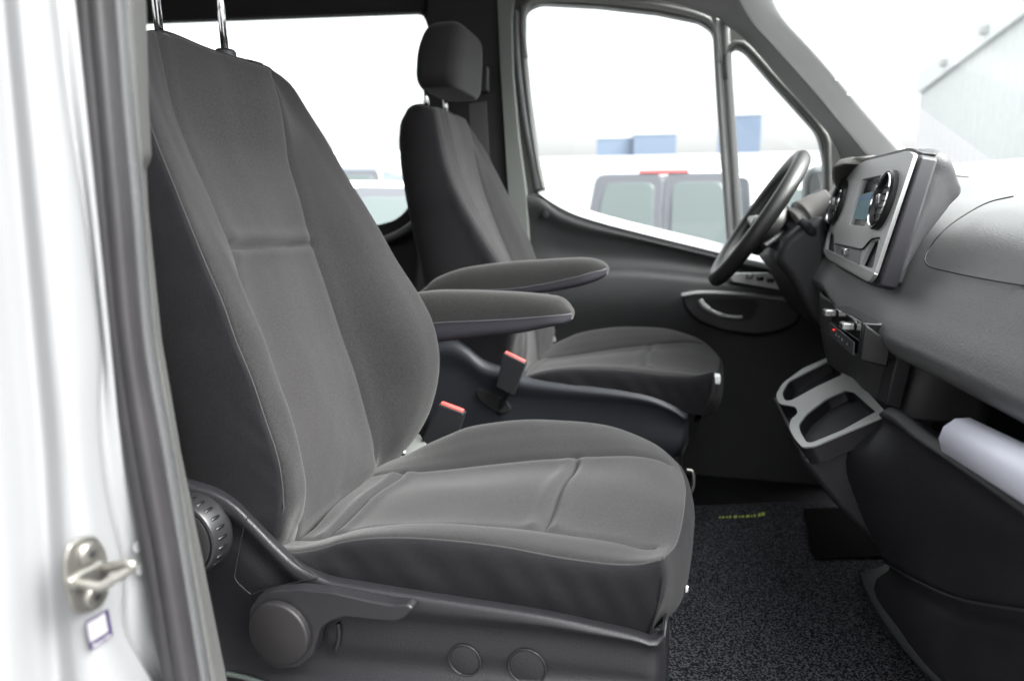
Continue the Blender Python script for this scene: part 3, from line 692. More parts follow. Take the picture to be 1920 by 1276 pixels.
seat1 = empty('passenger_seat', (-.3, 1.09, .72), label='near grey cloth passenger seat with recline wheel and height lever on its base', cat='car seat', group='front seats of the cab')
build_seat(seat1, lambda p: p, .07)
armrest(seat1, [(700, 560, 618, 662), (790, 547, 607, 645), (830, 544, 603, 640), (900, 545, 600, 632), (970, 548, 596, 625), (1030, 554, 591, 613), (1050, 558, 590, 610), (1063, 567, 589, 606), (1069, 577, 588, 600)], 1.385, 1.455)
# ---- side cover of the seat base
YT = .80
def T(px, y): return cr([at(*p, y=y) for p in px], 130)
t0 = [(250, 880), (345, 900), (400, 915), (440, 938), (475, 972), (520, 1018), (560, 1054), (600, 1074), (640, 1086), (800, 1112), (1000, 1143), (1120, 1168), (1190, 1184), (1218, 1194)]
def dn(e, d, s=0): 
    return [(x+s, y+(d if not callable(d) else d(x))) for x, y in e]
w_ = lambda x: np.interp(x, [250, 600, 640, 800, 1120, 1218], [40, 40, 55, 46, 20, 12])
r0 = T(dn(t0, -6), YT+.045); r1 = T(dn(t0, 2), YT+.012); r2 = T(dn(t0, 9), YT+.001); r3 = T(dn(t0, lambda x: 8+.55*w_(x)), YT-.003)
r4 = T(dn(t0, lambda x: 9+.8*w_(x)), YT+.001); r5 = T(dn(t0, lambda x: 10+w_(x)), YT+.005)
r6 = T(dn(t0, lambda x: 60+w_(x)), YT+.006)
r7 = T([(x, 1232+(x-250)*.05) for x, y in t0], YT+.006)
r8 = T([(x, 1254+(x-250)*.05) for x, y in t0], YT-.004)
r9 = T([(x, 1300+(x-250)*.05) for x, y in t0], YT-.006)
r10 = T([(x, 1560) for x, y in t0], YT+.004)
G, ix = across([r0, r1, r2, r3, r4, r5, r6, r7, r8, r9, r10], [4, 4, 5, 4, 4, 5, 8, 6, 5, 8])
endc = G[:, -1:].copy()
e1 = endc+np.array((.009, .004, -.001)); e2 = endc+np.array((.017, .022, -.003)); e3 = endc+np.array((.018, .07, -.006)); e4 = endc+np.array((.016, .40, -.01))
G = np.concatenate([G, e1, e2, e3, e4], 1)
cover = gridmesh('base_cover', G, PL_T, seat1, solid=.003)
def groove(name, px, r=.0009, y=YT-.0005, m=BLACK): return tube(name, [at(*p, y=y) for p in px], r, m, cover, n=6, k=60)
groove('panel_gap', [(466, 966), (458, 985), (448, 1030), (441, 1070), (441, 1084), (452, 1098), (471, 1114)], y=YT-.001)
groove('panel_gap', [(471, 1114), (500, 1104), (560, 1090), (594, 1083), (585, 1072), (566, 1062), (548, 1045)], y=YT-.003)
for c, r in (((871, 1237), .0225), ((988, 1250), .0255)):
    q = at(*c, y=YT+.0045); tube('blanking_ring', [q+np.array((r*math.cos(a), 0, r*math.sin(a)*1.0)) for a in np.linspace(0, 2*math.pi, 33)[:-1]], .0013, PL_T, cover, n=8, k=64, closed=True)
    lathe('blanking_cap', [(r-.002, 0), (r-.002, .0015), (r-.004, .002)], q+np.array((0, .0015, 0)), (0, -1, 0), PL_T, cover, n=48)
tube('moulded_mark', [at(*p, y=YT+.003) for p in [(634, 1168), (636, 1190), (632, 1210), (628, 1218)]], .003, PL_T, cover)
# lever with its round boss
lv = [(462, 1175), (466, 1140), (482, 1118), (510, 1108), (560, 1104), (620, 1110), (690, 1126), (735, 1134), (764, 1133), (774, 1141), (760, 1158), (742, 1166), (700, 1163), (645, 1157), (618, 1166), (600, 1180), (592, 1205), (584, 1232), (560, 1252), (520, 1256), (485, 1235), (466, 1205)]
lever = plate('height_lever', rnd(lv, 7), mat('lever plastic', (.0125, .0122, .014), .40, var=.05), seat1, y=YT-.026, t=.020, bevel=.0045, seg=4)
c = at(522, 1187, y=YT-.032)
lathe('lever_boss', [(.047, -.014), (.047, .002), (.0455, .004), (.044, .0045)], c, (0, -1, 0), mat('boss dark', (.012, .011, .012), .45, var=.08), lever, n=64)
lathe('boss_surround', [(.056, -.030), (.056, -.014), (.054, -.011), (.048, -.0105)], c+np.array((-.003, 0, -.003)), (0, -1, 0), PL_T, lever, n=64)
# recline hand wheel, partly behind the pillar
c = np.array((-.671, .758, at(352, 1014, y=.76)[2]))
wheel = lathe('recline_wheel', [(.050, -.048), (.0560, -.040), (.0570, -.034), (.0560, -.005), (.0545, -.0015), (.0515, 0), (.0500, -.0008), (.0490, -.004), (.01, -.004)], c, (0, -1, 0), mat('wheel plastic', (.014, .0135, .015), .36, var=.05), seat1, n=96)
lathe('wheel_cap', [(.0482, -.004), (.0482, .001), (.046, .0022), (.02, .003)], c, (0, -1, 0), mat('boss dark', (.012,)*3), wheel, n=64)
bm = bmesh.new()
for k in range(24):
    a = 2*math.pi*(k+.3)/24; u = np.array((math.cos(a), 0, math.sin(a)))
    o0 = c+u*.0552+np.array((0, .008, 0)); o1 = c+u*.0562+np.array((0, .027, 0))
    tubebm(bm, [o0, o0*.85+o1*.15, (o0+o1)/2, o0*.15+o1*.85, o1], [.0008, .0024, .0028, .0024, .0008], 10)
me = bpy.data.meshes.new('grip_ribs'); bm.to_mesh(me); bm.free(); link('grip_ribs', me, mat('rib black', (.006, .006, .007), .25), wheel)
# metal seat rail and underframe, lower left
box('seat_rail', (-.28, .86, .80), (.62, .05, .14), BLACK, seat1, bevel=.01)
box('seat_plinth', (-.30, 1.10, .90), (.52, .50, .34), PL_D, seat1, bevel=.02)
tube('rail_edge', [at(425, 1262, y=.79), at(470, 1272, y=.79), at(520, 1290, y=.79)], .004, mat('green grey metal', (.10, .12, .11), .4, metal=.5), seat1)
# buckle
def buckle(seat, top_l, top_r, bot_l, bot_r, y, t=.022):
    b = plate('belt_buckle', rnd([top_l, top_r, bot_r, bot_l], 3), PL_D, seat, y=y, t=t, bevel=.003)
    a, c_ = at(*top_l, y=y+.004), at(*top_r, y=y+.004)
    d = (c_-a); dl = np.linalg.norm(d); d /= dl
    rot = Matrix.Rotation(-math.atan2(d[2], d[0]), 3, 'Y')
    box('release_button', (a+c_)/2+np.array((0, t/2-.004, .0015)), (dl*.86, t*.66, .009), RED, b, rot=rot, bevel=.002)
    return b
buckle(seat1, (822, 757), (870, 775), (790, 826), (846, 850), 1.40)
slab('buckle_bracket', [at(752, 862, y=1.37), at(803, 838, y=1.39), at(785, 812, y=1.42), at(745, 842, y=1.40)], SILV, seat1, t=.01, bevel=.002)
lathe('bracket_bolt', [(.006, 0), (.006, .004), (.003, .006)], at(756, 849, y=1.345), (.2, -1, .3), CHR, seat1, n=16)
box('adjuster_pin', at(1287, 1102, y=.95), (.008, .012, .012), CHR, seat1, bevel=.003)

# ---- driver seat: the same seat mirrored, further forward and higher
def xf2(p):
    k = min(1, max(0, (p[2]-1.3)/.55))
    return np.array((p[0]+.092+.03*k, p[1]+.925, p[2]+.055-.040*k))
seat2 = empty('driver_seat', (-.2, 2.02, .72), label='farther grey cloth driver seat with its headrest, beside the steering wheel', cat='car seat', group='front seats of the cab')
DRV = dict(C=([(948, 690), (958, 650), (962, 605), (952, 545), (934, 492), (905, 445), (875, 395), (850, 345), (832, 290), (822, 240), (814, 206)], [1.80, 1.79, 1.81, 1.86]),
    cre=([(960, 690), (970, 650), (974, 605), (964, 545), (946, 492), (917, 445), (887, 395), (862, 345), (843, 290), (832, 240), (825, 207)], [1.835, 1.83, 1.85, 1.89]),
    A=([(980, 690), (986, 650), (984, 605), (970, 545), (951, 495), (924, 450), (897, 400), (872, 345), (853, 290), (842, 240), (835, 209)], [1.89, 1.89, 1.90, 1.92]),
    B=([(1010, 690), (1008, 650), (1002, 605), (985, 545), (966, 500), (945, 452), (924, 400), (905, 345), (893, 295), (886, 260), (872, 226)], [2.13, 2.13, 2.11]),
    D=([(1026, 690), (1036, 640), (1038, 600), (1028, 550), (1010, 500), (990, 445), (965, 392), (938, 338), (912, 288), (892, 256), (874, 229)], [2.22, 2.26, 2.24, 2.17]),
    K=([(845, 690), (828, 640), (813, 590), (798, 540), (784, 480), (770, 415), (758, 350), (751, 290), (752, 235), (768, 202)], [1.83, 1.82, 1.84, 1.88]))
build_seat(seat2, xf2, -.055, hdx=.028, res=.6, own=DRV)
armrest(seat2, [(770, 560, 566, 572), (797, 540, 549, 556), (820, 520, 543, 550), (870, 502, 542, 549), (950, 491, 541, 553), (1020, 486, 531, 549), (1080, 483, 518, 538), (1108, 484, 510, 530), (1127, 489, 506, 522), (1136, 496, 503, 515)], 1.70, 1.775)
# side cover of the driver's seat base
def q(px, y): return cr([at(*p, y=y) for p in px], 90)
u0 = [(800, 636), (840, 634), (872, 648), (905, 675), (940, 690), (985, 705), (1060, 716), (1160, 728), (1220, 740), (1262, 758), (1282, 772)]
sl = lambda x: np.interp(x, [800, 850, 880, 1282], [0, 0, 0, 0])
g0 = q(dn(u0, -4), 1.80); g1 = q(dn(u0, 3), 1.762); g2 = q(dn(u0, 12), 1.752); g3 = q(dn(u0, lambda x: np.interp(x, [800, 1282], [60, 20])), 1.760)
g4 = q([(800, 760), (840, 770), (872, 790), (905, 800), (940, 806), (985, 812), (1060, 822), (1160, 835), (1220, 842), (1262, 846), (1276, 838)], 1.765)
g5 = q([(800, 900), (840, 905), (872, 910), (905, 915), (940, 920), (985, 925), (1060, 930), (1160, 925), (1220, 900), (1250, 880), (1262, 860)], 1.80)
G, ix = across([g0, g1, g2, g3, g4, g5], 6)
e = G[:, -1:].copy(); G = np.concatenate([G, e+np.array((.01, .01, 0)), e+np.array((.016, .05, 0)), e+np.array((.016, .4, 0))], 1)
cov2 = gridmesh('base_cover', G, PL_BL, seat2, solid=.003)
groove2 = plate('belt_slot', rnd([(893, 728), (915, 732), (950, 752), (958, 768), (945, 776), (918, 765), (895, 745)], 9), BLACK, cov2, y=1.752, t=.012, bevel=.001)
box('seat_plinth', (-.18, 2.03, .95), (.40, .46, .42), PL_D, seat2, bevel=.02)
buckle(seat2, (943, 661), (986, 682), (930, 725), (962, 742), 1.715)
tube('buckle_stalk', [at(950, 735, y=1.73), at(942, 755, y=1.75), at(936, 775, y=1.77)], .008, BLACK, seat2)
box('fore_aft_lever', at(1344, 710, y=1.80), (.018, .03, .025), mat('lever tip white', (.75, .76, .76), .4), seat2, bevel=.005)
tube('under_seat_cable', [at(1280, 805, y=1.9), at(1287, 820, y=1.9), at(1278, 850, y=1.9), at(1262, 870, y=1.9)], .006, STEEL, seat2)
box('cable_clip', at(1281, 808, y=1.87), (.012, .012, .012), RED, seat2, bevel=.002)
# recliner cover bits behind the near armrest
lathe('recliner_bolt', [(.022, 0), (.022, .01), (.012, .014)], at(1030, 622, y=2.25), (0, -1, 0), PL_D, seat2, n=24)
slab('hinge_bracket', [at(1000, 650, y=2.24), at(1042, 640, y=2.24), at(1030, 604, y=2.24), at(1008, 612, y=2.24)], SILV, seat2, t=.01, bevel=.002)

# ================================================================== DASHBOARD
dash = empty('dashboard', (.5, 1.5, .9), label='charcoal dashboard with centre screen, round vents, open tray and cup holders', cat='dashboard')
ysd = np.array([.58, .85, 1.1, 1.35, 1.6, 1.75, 2.0, 2.40])
xcrease = np.interp(ysd, [.58, .85, 1.25, 1.75, 2.4], [.385, .372, .350, .318, .318])
zcrease = np.array([at(1920, 762, x=.368)[2]]*3+[at(1700, 655, x=.35)[2], at(1620, 600, x=.335)[2], at(1550, 538, x=.318)[2]]+[at(1550, 538, x=.318)[2]]*2)
def prof(dx, dz): return cr(np.stack([xcrease+dx, ysd, zcrease+dz], 1), 120)
cv = [prof(.28, -.05), prof(.10, -.045), prof(.02, -.03), prof(.004, -.012), prof(0, 0), prof(.004, .014), prof(.028, .062), prof(.060, .12), prof(.105, .178), prof(.165, .215), prof(.25, .235), prof(.40, .24), prof(.70, .20)]
G, ix = across(cv, 6)
pad = gridmesh('dash_pad', G, DASH, dash, solid=.004)
# surface lookup for things laid on the pad
Gf = G.reshape(-1, 3)
def on_pad(px, py, off=0):
    d = at(px, py, y=1.0)-np.array((0, 0, EYE)); d /= np.linalg.norm(d)
    v = Gf-np.array((0, 0, EYE)); t = v@d; dist = np.linalg.norm(v-t[:, None]*d, axis=1)
    o = np.where((dist < .02) & (t > 0))[0]
    i = o[np.argmin(t[o])] if len(o) else np.argmin(dist)
    near = o[np.abs(t[o]-t[i]) < .03] if len(o) else [i]
    i = min(near, key=lambda k: dist[k])
    return d*(t[i]-off)+np.array((0, 0, EYE))
seam = [(1925, 536), (1880, 529), (1820, 518), (1770, 507), (1744, 500), (1734, 488), (1740, 470), (1762, 440), (1795, 412), (1849, 381), (1900, 368)]
tube('lid_gap', [on_pad(*p, off=.001) for p in seam], .0013, BLACK, pad, n=6, k=80)
# lower body of the dashboard: dark faces under the pad (recess, centre column, knee panels)
def yext(prof_xz, y0, y1, name, m, parent, t=.006, n=2, bevel=0, smooth=True):
    P = cr([(x, 0, z) for x, z in prof_xz], 60) if smooth else np.array([(x, 0, z) for x, z in prof_xz], float)
    rows = [P+np.array((0, y, 0)) for y in np.linspace(y0, y1, n)]
    return gridmesh(name, np.array(rows), m, parent, solid=t)
yext([(.62, 1.40), (.64, 1.25), (.60, 1.1), (.55, .95)], .58, 2.4, 'tray_back', BLACK, dash)
# bin lip and bowed front under the open tray
lip = [(1660, 762), (1680, 772), (1727, 810), (1806, 864), (1912, 938), (1990, 1000)]
lx = [.345, .345, .350, .356, .362, .365]
L0 = cr([at(p[0], p[1], x=x)+np.array((.03, 0, -.012)) for p, x in zip(lip, lx)], 80)
L1 = cr([at(p[0], p[1], x=x)+np.array((.008, 0, .0)) for p, x in zip(lip, lx)], 80)
L2 = cr([at(p[0], p[1], x=x)+np.array((-.004, 0, -.008)) for p, x in zip(lip, lx)], 80)
def mix_curve(px, x0, x1):
    return cr([at(*px[0], y=1.30)]+[at(p[0], p[1], x=x0+(x1-x0)*k/(len(px)-2)) for k, p in enumerate(px[1:])], 80)
S1 = mix_curve([(1652, 790), (1700, 818), (1800, 885), (1912, 962), (1990, 1025)], .352, .368)
S2 = mix_curve([(1590, 850), (1690, 880), (1800, 950), (1912, 1010), (1990, 1060)], .345, .375)
S3 = mix_curve([(1612, 955), (1700, 985), (1800, 1035), (1912, 1065), (1990, 1080)], .345, .385)
S4 = mix_curve([(1655, 1050), (1720, 1088), (1800, 1122), (1912, 1142), (1990, 1150)], .350, .380)
S5 = S4+np.array((.012, 0, -.012))
S6 = mix_curve([(1643, 1085), (1720, 1140), (1800, 1170), (1912, 1195), (1990, 1210)], .350, .390)
S7 = mix_curve([(1700, 1200), (1745, 1255), (1800, 1300), (1880, 1340), (1990, 1400)], .375, .410)
G, ix = across([L0+np.array((.10, 0, -.05)), L0, L1, L2, S1, S2, S3, S4], 6); gridmesh('tray_lip', G, DASH_D, dash, solid=.004)
G, ix = across([S4+np.array((.004, 0, 0)), S5, S6, S7], 6); gridmesh('knee_panel', G, DASH_D, dash, solid=.004)
tube('panel_crease', S4+np.array((-.002, 0, 0)), .0016, mat('crease shine', (.03, .028, .033), .3), dash, n=6)
slab('tray_floor', [(.41, .58, 1.12), (.41, 1.36, 1.12), (.64, 1.36, 1.14), (.64, .58, 1.14)], BLACK, dash, t=.01)
# side cheek between tray and centre column
ck = [at(1715, 612, y=1.33), at(1722, 640, y=1.33), at(1690, 770, y=1.33), at(1660, 760, y=1.33), at(1668, 720, y=1.33), at(1688, 640, y=1.33)]
link('tray_cheek', prism_me('tray_cheek', ck, [], (0, .06, 0)), MATS.get('column grey') or DASH_D, dash, bevel=.004)
# centre column face
cc0 = cr([at(*p, y=1.75) for p in [(1545, 545), (1546, 600), (1552, 640), (1560, 672)]], 30)
cc1 = cr([at(*p, y=1.38) for p in [(1690, 640), (1686, 690), (1672, 735), (1663, 772)]], 30)
cc_in = cc1+np.array((.02, -.03, 0)); cc_b = cc1+np.array((.15, -.035, 0)); cc_f = cc0+np.array((.15, .02, 0))
G, ix = across([cc_f, cc0, (cc0+cc1)/2+np.array((-.004, 0, 0)), cc1, cc_in, cc_b], 6)
gridmesh('centre_column', G, mat('column grey', (.034, .034, .036), .5, grain=.3, gscale=380, weave='leather', var=.05), dash, solid=.004)
# climate panel
hv = empty('x'); bpy.data.objects.remove(hv)
def quad3(tl, tr, br, bl, yl, yr): return [at(*tl, y=yl), at(*tr, y=yr), at(*br, y=yr), at(*bl, y=yl)]
hq = quad3((1560, 572), (1617, 604), (1608, 672), (1556, 622), 1.53, 1.335)
clim = slab('climate_panel', hq, GLOSS, dash, t=-.10, bevel=.004)
slab('climate_keys', [p+np.array((-.004, 0, 0)) for p in quad3((1559, 604), (1605, 642), (1603, 666), (1557, 626), 1.525, 1.34)], mat('key grey', (.045, .05, .055), .4), clim, t=-.003, bevel=.001)
cks = quad3((1559, 604), (1605, 642), (1603, 666), (1557, 626), 1.525, 1.34)
for i, f in enumerate((.36, .48, .60, .80)):
    a = np.array(cks[0])*(1-f)+np.array(cks[1])*f; b = np.array(cks[3])*(1-f)+np.array(cks[2])*f
    tube('key_mark', [a*.62+b*.38+np.array((-.0052, 0, 0)), a*.4+b*.6+np.array((-.0052, 0, 0))], .0010, TRIM_L, clim, n=6, k=3)
for p, y in (((1567, 586), 1.505), ((1601, 611), 1.385)):
    k = box('climate_toggle', at(*p, y=y)+np.array((-.012, 0, 0)), (.022, .030, .014), mat('toggle silver', (.42, .42, .42), .2, metal=.8), clim, bevel=.003)
box('warning_lamp', at(1571, 618, y=1.48)+np.array((-.008, 0, 0)), (.002, .004, .0028), emit('red lamp', (1, .03, .03), .6), clim, bevel=0)
slab('climate_side', [at(1618, 604, y=1.333), at(1668, 640, y=1.33), at(1660, 685, y=1.33), at(1608, 672, y=1.333)], mat('panel flank', (.005, .005, .006), .5), clim, t=.02, bevel=.004)
slab('panel_rim', [at(1590, 588, y=1.43)+np.array((-.006, 0, 0)), at(1612, 602, y=1.35)+np.array((-.006, 0, 0)), at(1613, 605, y=1.35)+np.array((-.006, 0, 0)), at(1590, 591, y=1.43)+np.array((-.006, 0, 0))], CHR, clim, t=-.002)
# ---- cup holder shelf
ZC = 1.235
cup_out = rnd([(1557, 667), (1570, 672), (1665, 776), (1524, 836), (1504, 838), (1490, 822), (1479, 802), (1482, 786), (1496, 774), (1492, 762), (1460, 756), (1454, 740), (1467, 718), (1505, 690)], [3, 4, 3, 8, 6, 6, 8, 8, 6, 6, 6, 8, 8, 5])
hA = rnd([(1466, 736), (1478, 714), (1552, 676), (1560, 678), (1579, 702), (1531, 724), (1484, 750), (1471, 750)], [6, 8, 3, 3, 3, 5, 6, 4])
hB = rnd([(1497, 795), (1512, 775), (1548, 747), (1582, 731), (1599, 733), (1642, 771), (1578, 806), (1522, 829), (1512, 828), (1500, 808)], [6, 6, 6, 6, 5, 3, 5, 6, 4, 6])
CA, CB, CC = at(1663, 777, y=1.30), at(1557, 667, y=1.78), at(1504, 838, y=1.30)
cn = np.cross(CC-CA, CB-CA); cn /= np.linalg.norm(cn)
if cn[2] < 0: cn = -cn
def on_cup(px, py, off=0):
    d = at(px, py, y=1.)-np.array((0, 0, EYE)); o = np.array((0, 0, EYE)); return o+d*(np.dot(CA+cn*off-o, cn)/np.dot(d, cn))
def cplate(name, px, m, parent, off, t, holes=(), bevel=0):
    base_ = lambda q: [on_cup(*p)+cn*off for p in q]
    return link(name, prism_me(name, base_(px), [base_(h) for h in holes], -cn*t), m, parent, smooth=bevel > 0, bevel=bevel)
cup = cplate('cup_holder', cup_out, SILV, dash, 0, .0035, [hA, hB], .0012)
cplate('shelf_skirt', cup_out, DASH_D, cup, -.0040, .032, [hA, hB], .003)
for hh in (hA, hB):
    P = [on_cup(*p)-cn*.007 for p in hh]; cpt = np.mean(P, 0)
    rows = [np.array(P+P[:1]), np.array([p*.93+cpt*.07-cn*.075 for p in P+P[:1]]), np.array([p*.02+cpt*.98-cn*.078 for p in P+P[:1]])]
    gridmesh('cup_well', np.array(rows), mat('well plastic', (.0045, .0043, .006), .5), cup, smooth=True)
# body below the shelf: leaning box to the floor
sec = [at(*p, y=1.305) for p in [(1663, 792), (1520, 856), (1502, 856), (1508, 872), (1530, 900), (1570, 950), (1640, 1020), (1690, 1070), (1740, 1000), (1740, 800)]]
link('console_body', prism_me('console_body', sec, [], (0, .46, 0)), DASH_D, dash, bevel=.012)
# silver grey kick strip curving at the floor
ribbon_pts = [(1612, 1074), (1625, 1110), (1650, 1155), (1690, 1210), (1745, 1270), (1790, 1310)]
ka = cr([at(p[0], p[1], z=.735) for p in ribbon_pts], 60); kb = cr([at(p[0]+26, p[1]-6, z=.79) for p in ribbon_pts], 60); km = cr([at(p[0]+14, p[1]-3, z=.78) for p in ribbon_pts], 60)
kc = kb+np.array((.06, .03, .02))
G, ix = across([ka, km, kb, kc], 5); gridmesh('kick_strip', G, mat('kick strip', (.095, .10, .10), .4, var=.05), dash, solid=.003)
# ---- display unit
def disp_pt(px, py): return None
YN, YFAR = 1.35, 1.80
pTR = at(1712, 286, y=YN); pBR = at(1634, 530, y=YN); 
upv = (pTR-pBR); hgt = np.linalg.norm(upv); upv /= hgt
lat = np.array((0, 1., 0)); nrm = np.cross(lat, upv); nrm /= np.linalg.norm(nrm)
if nrm[0] > 0: nrm = -nrm
def on_disp(px, py, off=0):
    d = at(px, py, y=1.)-np.array((0, 0, EYE)); o = np.array((0, 0, EYE)); t = np.dot(pBR+nrm*off-o, nrm)/np.dot(d, nrm); return o+t*d
def dplate(name, px, m, parent, off, t, holes=(), bevel=0):
    P = [on_disp(*p, off=off) for p in px]; H = [[on_disp(*p, off=off) for p in h] for h in holes]
    return link(name, prism_me(name, P, H, -nrm*t), m, parent, smooth=bevel > 0, bevel=bevel)
bez = rnd([(1603, 314), (1618, 303), (1700, 283), (1714, 288), (1638, 516), (1628, 529), (1552, 486), (1543, 470), (1558, 420), (1572, 355)], [8, 6, 8, 8, 8, 6, 6, 6, 4, 4])
scr = rnd([(1617, 336), (1652, 328), (1622, 424), (1591, 421)], 2)
binR = rnd([(1622, 478), (1634, 453), (1648, 450), (1636, 503), (1614, 497)], 3)
binL = rnd([(1553, 434), (1563, 438), (1564, 474), (1548, 468)], 3)
disp_ = dplate('display_bezel', bez, BEZ, dash, 0, .007, [scr, binR, binL], .0015)
dplate('screen', [(1614, 332), (1655, 325), (1624, 428), (1587, 425)], mat('screen glass', (.006, .012, .018), .06, coat=.5), disp_, -.005, .006)
dplate('screen_map', rnd([(1613, 365), (1640, 358), (1624, 412), (1598, 410)], 4), emit('screen teal', (.003, .040, .052), .25), disp_, -.0046, .0005)
dplate('screen_line', [(1611, 369), (1636, 364), (1633, 372), (1609, 377)], emit('screen blue', (.005, .035, .09), .25), disp_, -.0040, .0005)
for b in (binR, binL): dplate('switch_pocket', b, BLACK, disp_, -.017, .01)
dplate('lower_lip', rnd([(1547, 466), (1640, 512), (1630, 527), (1552, 485)], 3), mat('lip silver', (.32, .33, .32), .35, metal=.3), disp_, .004, .006, bevel=.001)
dplate('key_strip', rnd([(1567, 461), (1613, 469), (1610, 497), (1566, 478)], 3), mat('key strip', (.17, .175, .175), .4), disp_, .002, .003, bevel=.001)
box('hazard_button', on_disp(1585, 472, .006), (.012, .020, .014), mat('toggle silver', (.7,)*3), disp_, bevel=.003)
tube('bezel_cut', [on_disp(*p, off=.002) for p in [(1566, 457), (1590, 462), (1614, 467), (1622, 462), (1634, 449), (1648, 446)]], .0018, BLACK, disp_, k=40)
for cpx, s in (((1661, 376), 1.0), ((1574, 380), .93)):
    c = on_disp(*cpx)
    ax = nrm
    v = lathe('air_vent', [(.056, -.02), (.056, .008), (.053, .012), (.048, .010), (.046, -.004), (.043, -.012), (.02, -.014)], c, ax, mat('vent body', (.010, .010, .011), .32), disp_, n=56)
    lathe('vent_ring', [(.0500, .0118), (.0490, .0140), (.0478, .0118)], c, ax, CHR, v, n=56, cap=False)
    bm = bmesh.new()
    for k in range(-3, 4):
        hw = math.sqrt(max(.0001, .046**2-(k*.013)**2)); o = c+upv*k*.013+nrm*.002
        tubebm(bm, [o-lat*hw, o+lat*hw], .0022, 6)
    me = bpy.data.meshes.new('vent_slats'); bm.to_mesh(me); bm.free(); link('vent_slats', me, PL_D, v)
    box('vent_knob', c+nrm*.012, (.010, .012, .020), mat('toggle silver', (.7,)*3), v, bevel=.004)
# housing behind the bezel: rim and the side that runs back into the pad
rimo = rnd([(1600, 314), (1617, 299), (1705, 279), (1726, 290), (1648, 538), (1632, 536), (1548, 490), (1539, 470), (1554, 418), (1570, 352)], [8, 6, 8, 8, 8, 6, 6, 6, 4, 4])
dplate('display_rim', rimo, mat('rim plastic', (.028, .027, .032), .45), disp_, -.010, .03, bevel=.006)
s0 = cr([on_disp(*p, off=-.015) for p in [(1700, 284), (1722, 290), (1712, 330), (1690, 400), (1668, 470), (1650, 532)]], 50)
s1 = s0+np.array((.03, -.004, 0))
s2 = cr([at(1744, 304, y=1.36), at(1797, 352, y=1.41), at(1775, 385, y=1.41), at(1750, 418, y=1.40), at(1726, 450, y=1.39), at(1700, 495, y=1.38), at(1664, 540, y=1.37)], 50)
G, ix = across([s0, s1, s2], [3, 12]); gridmesh('display_side', G, mat('housing grey', (.034, .034, .037), .5, grain=.35, gscale=380, weave='leather'), disp_, solid=.004)
# top of the housing
tp0 = cr([on_disp(1606, 312, -.012), on_disp(1620, 301, -.012), on_disp(1660, 292, -.012), on_disp(1702, 282, -.012), on_disp(1724, 290, -.012)], 40)
tp1 = tp0+np.array((.025, .0, -.003)); G, ix = across([tp0, tp1], 6); gridmesh('display_top', G, MATS['housing grey'], disp_, solid=.004)
# vent at the dashboard's far middle (half hidden)
lathe('air_vent', [(.05, -.02), (.05, .006), (.042, .01), (.038, -.004)], at(1545, 425, y=1.95), nrm, GLOSS, dash, n=40)
# instrument hood
hd0 = cr([at(*p, y=1.78) for p in [(1563, 312), (1575, 300), (1590, 298), (1612, 303), (1640, 318)]], 40)
hd1 = cr([at(*p, y=1.83) for p in [(1560, 330), (1572, 312), (1590, 308), (1606, 310), (1640, 320)]], 40)
hd2 = cr([at(*p, y=1.9) for p in [(1574, 368), (1585, 345), (1592, 332), (1606, 328), (1640, 330)]], 40)
hd3 = cr([at(*p, y=2.3) for p in [(1548, 372), (1560, 350), (1568, 336), (1580, 330), (1620, 330)]], 40)
hdb = hd0+np.array((.2, .02, -.02))
G, ix = across([hd3, hd2, hd1, hd0, hdb], 5); gridmesh('instrument_hood', G, mat('hood beige grey', (.16, .155, .145), .55, grain=.2, gscale=400, weave='leather'), dash, solid=.006)
# driver side knee bolster, steering column, stalks
kbp = [at(*p, y=1.86) for p in [(1548, 400), (1562, 560), (1560, 640), (1520, 600), (1478, 520), (1452, 488), (1470, 450), (1500, 425)]]
link('knee_bolster', prism_me('knee_bolster', kbp, [], (0, .5, 0)), PL_D, dash, bevel=.02)
c0_, c1_ = at(1420, 455, y=2.05), at(1560, 400, y=2.05)
tube('steering_column', [at(1450, 470, y=2.03), at(1490, 440, y=2.03), at(1560, 400, y=2.03)], [.055]*13+[.065]*13+[.075]*14, PL_D, dash, n=24)
tube('column_cover', [at(1490, 425, y=1.99), at(1520, 410, y=2.0), at(1560, 395, y=2.0)], [.05]*10+[.06]*30, mat('column cover', (.09, .085, .082), .5), dash, n=24)
tube('control_stalk', [at(1500, 412, y=1.86), at(1513, 424, y=1.86), at(1528, 444, y=1.88), at(1533, 462, y=1.92), at(1530, 470, y=1.98)], [.012]*8+[.014]*24+[.012]*8, PL_D, dash, n=14)
tube('control_stalk', [at(1432, 462, y=1.90), at(1450, 450, y=1.94), at(1466, 436, y=1.98)], .008, PL_D, dash, n=12)
# pedal box darkness and brackets under the driver's side
box('centre_tunnel', (.80, 1.60, .93), (.44, .34, .50), DASH_D, dash, bevel=.03)
tube('hand_grip_trim', [at(1555, 590, y=1.80), at(1545, 605, y=1.80), at(1543, 620, y=1.80), at(1548, 634, y=1.80)], .005, SILV, dash)

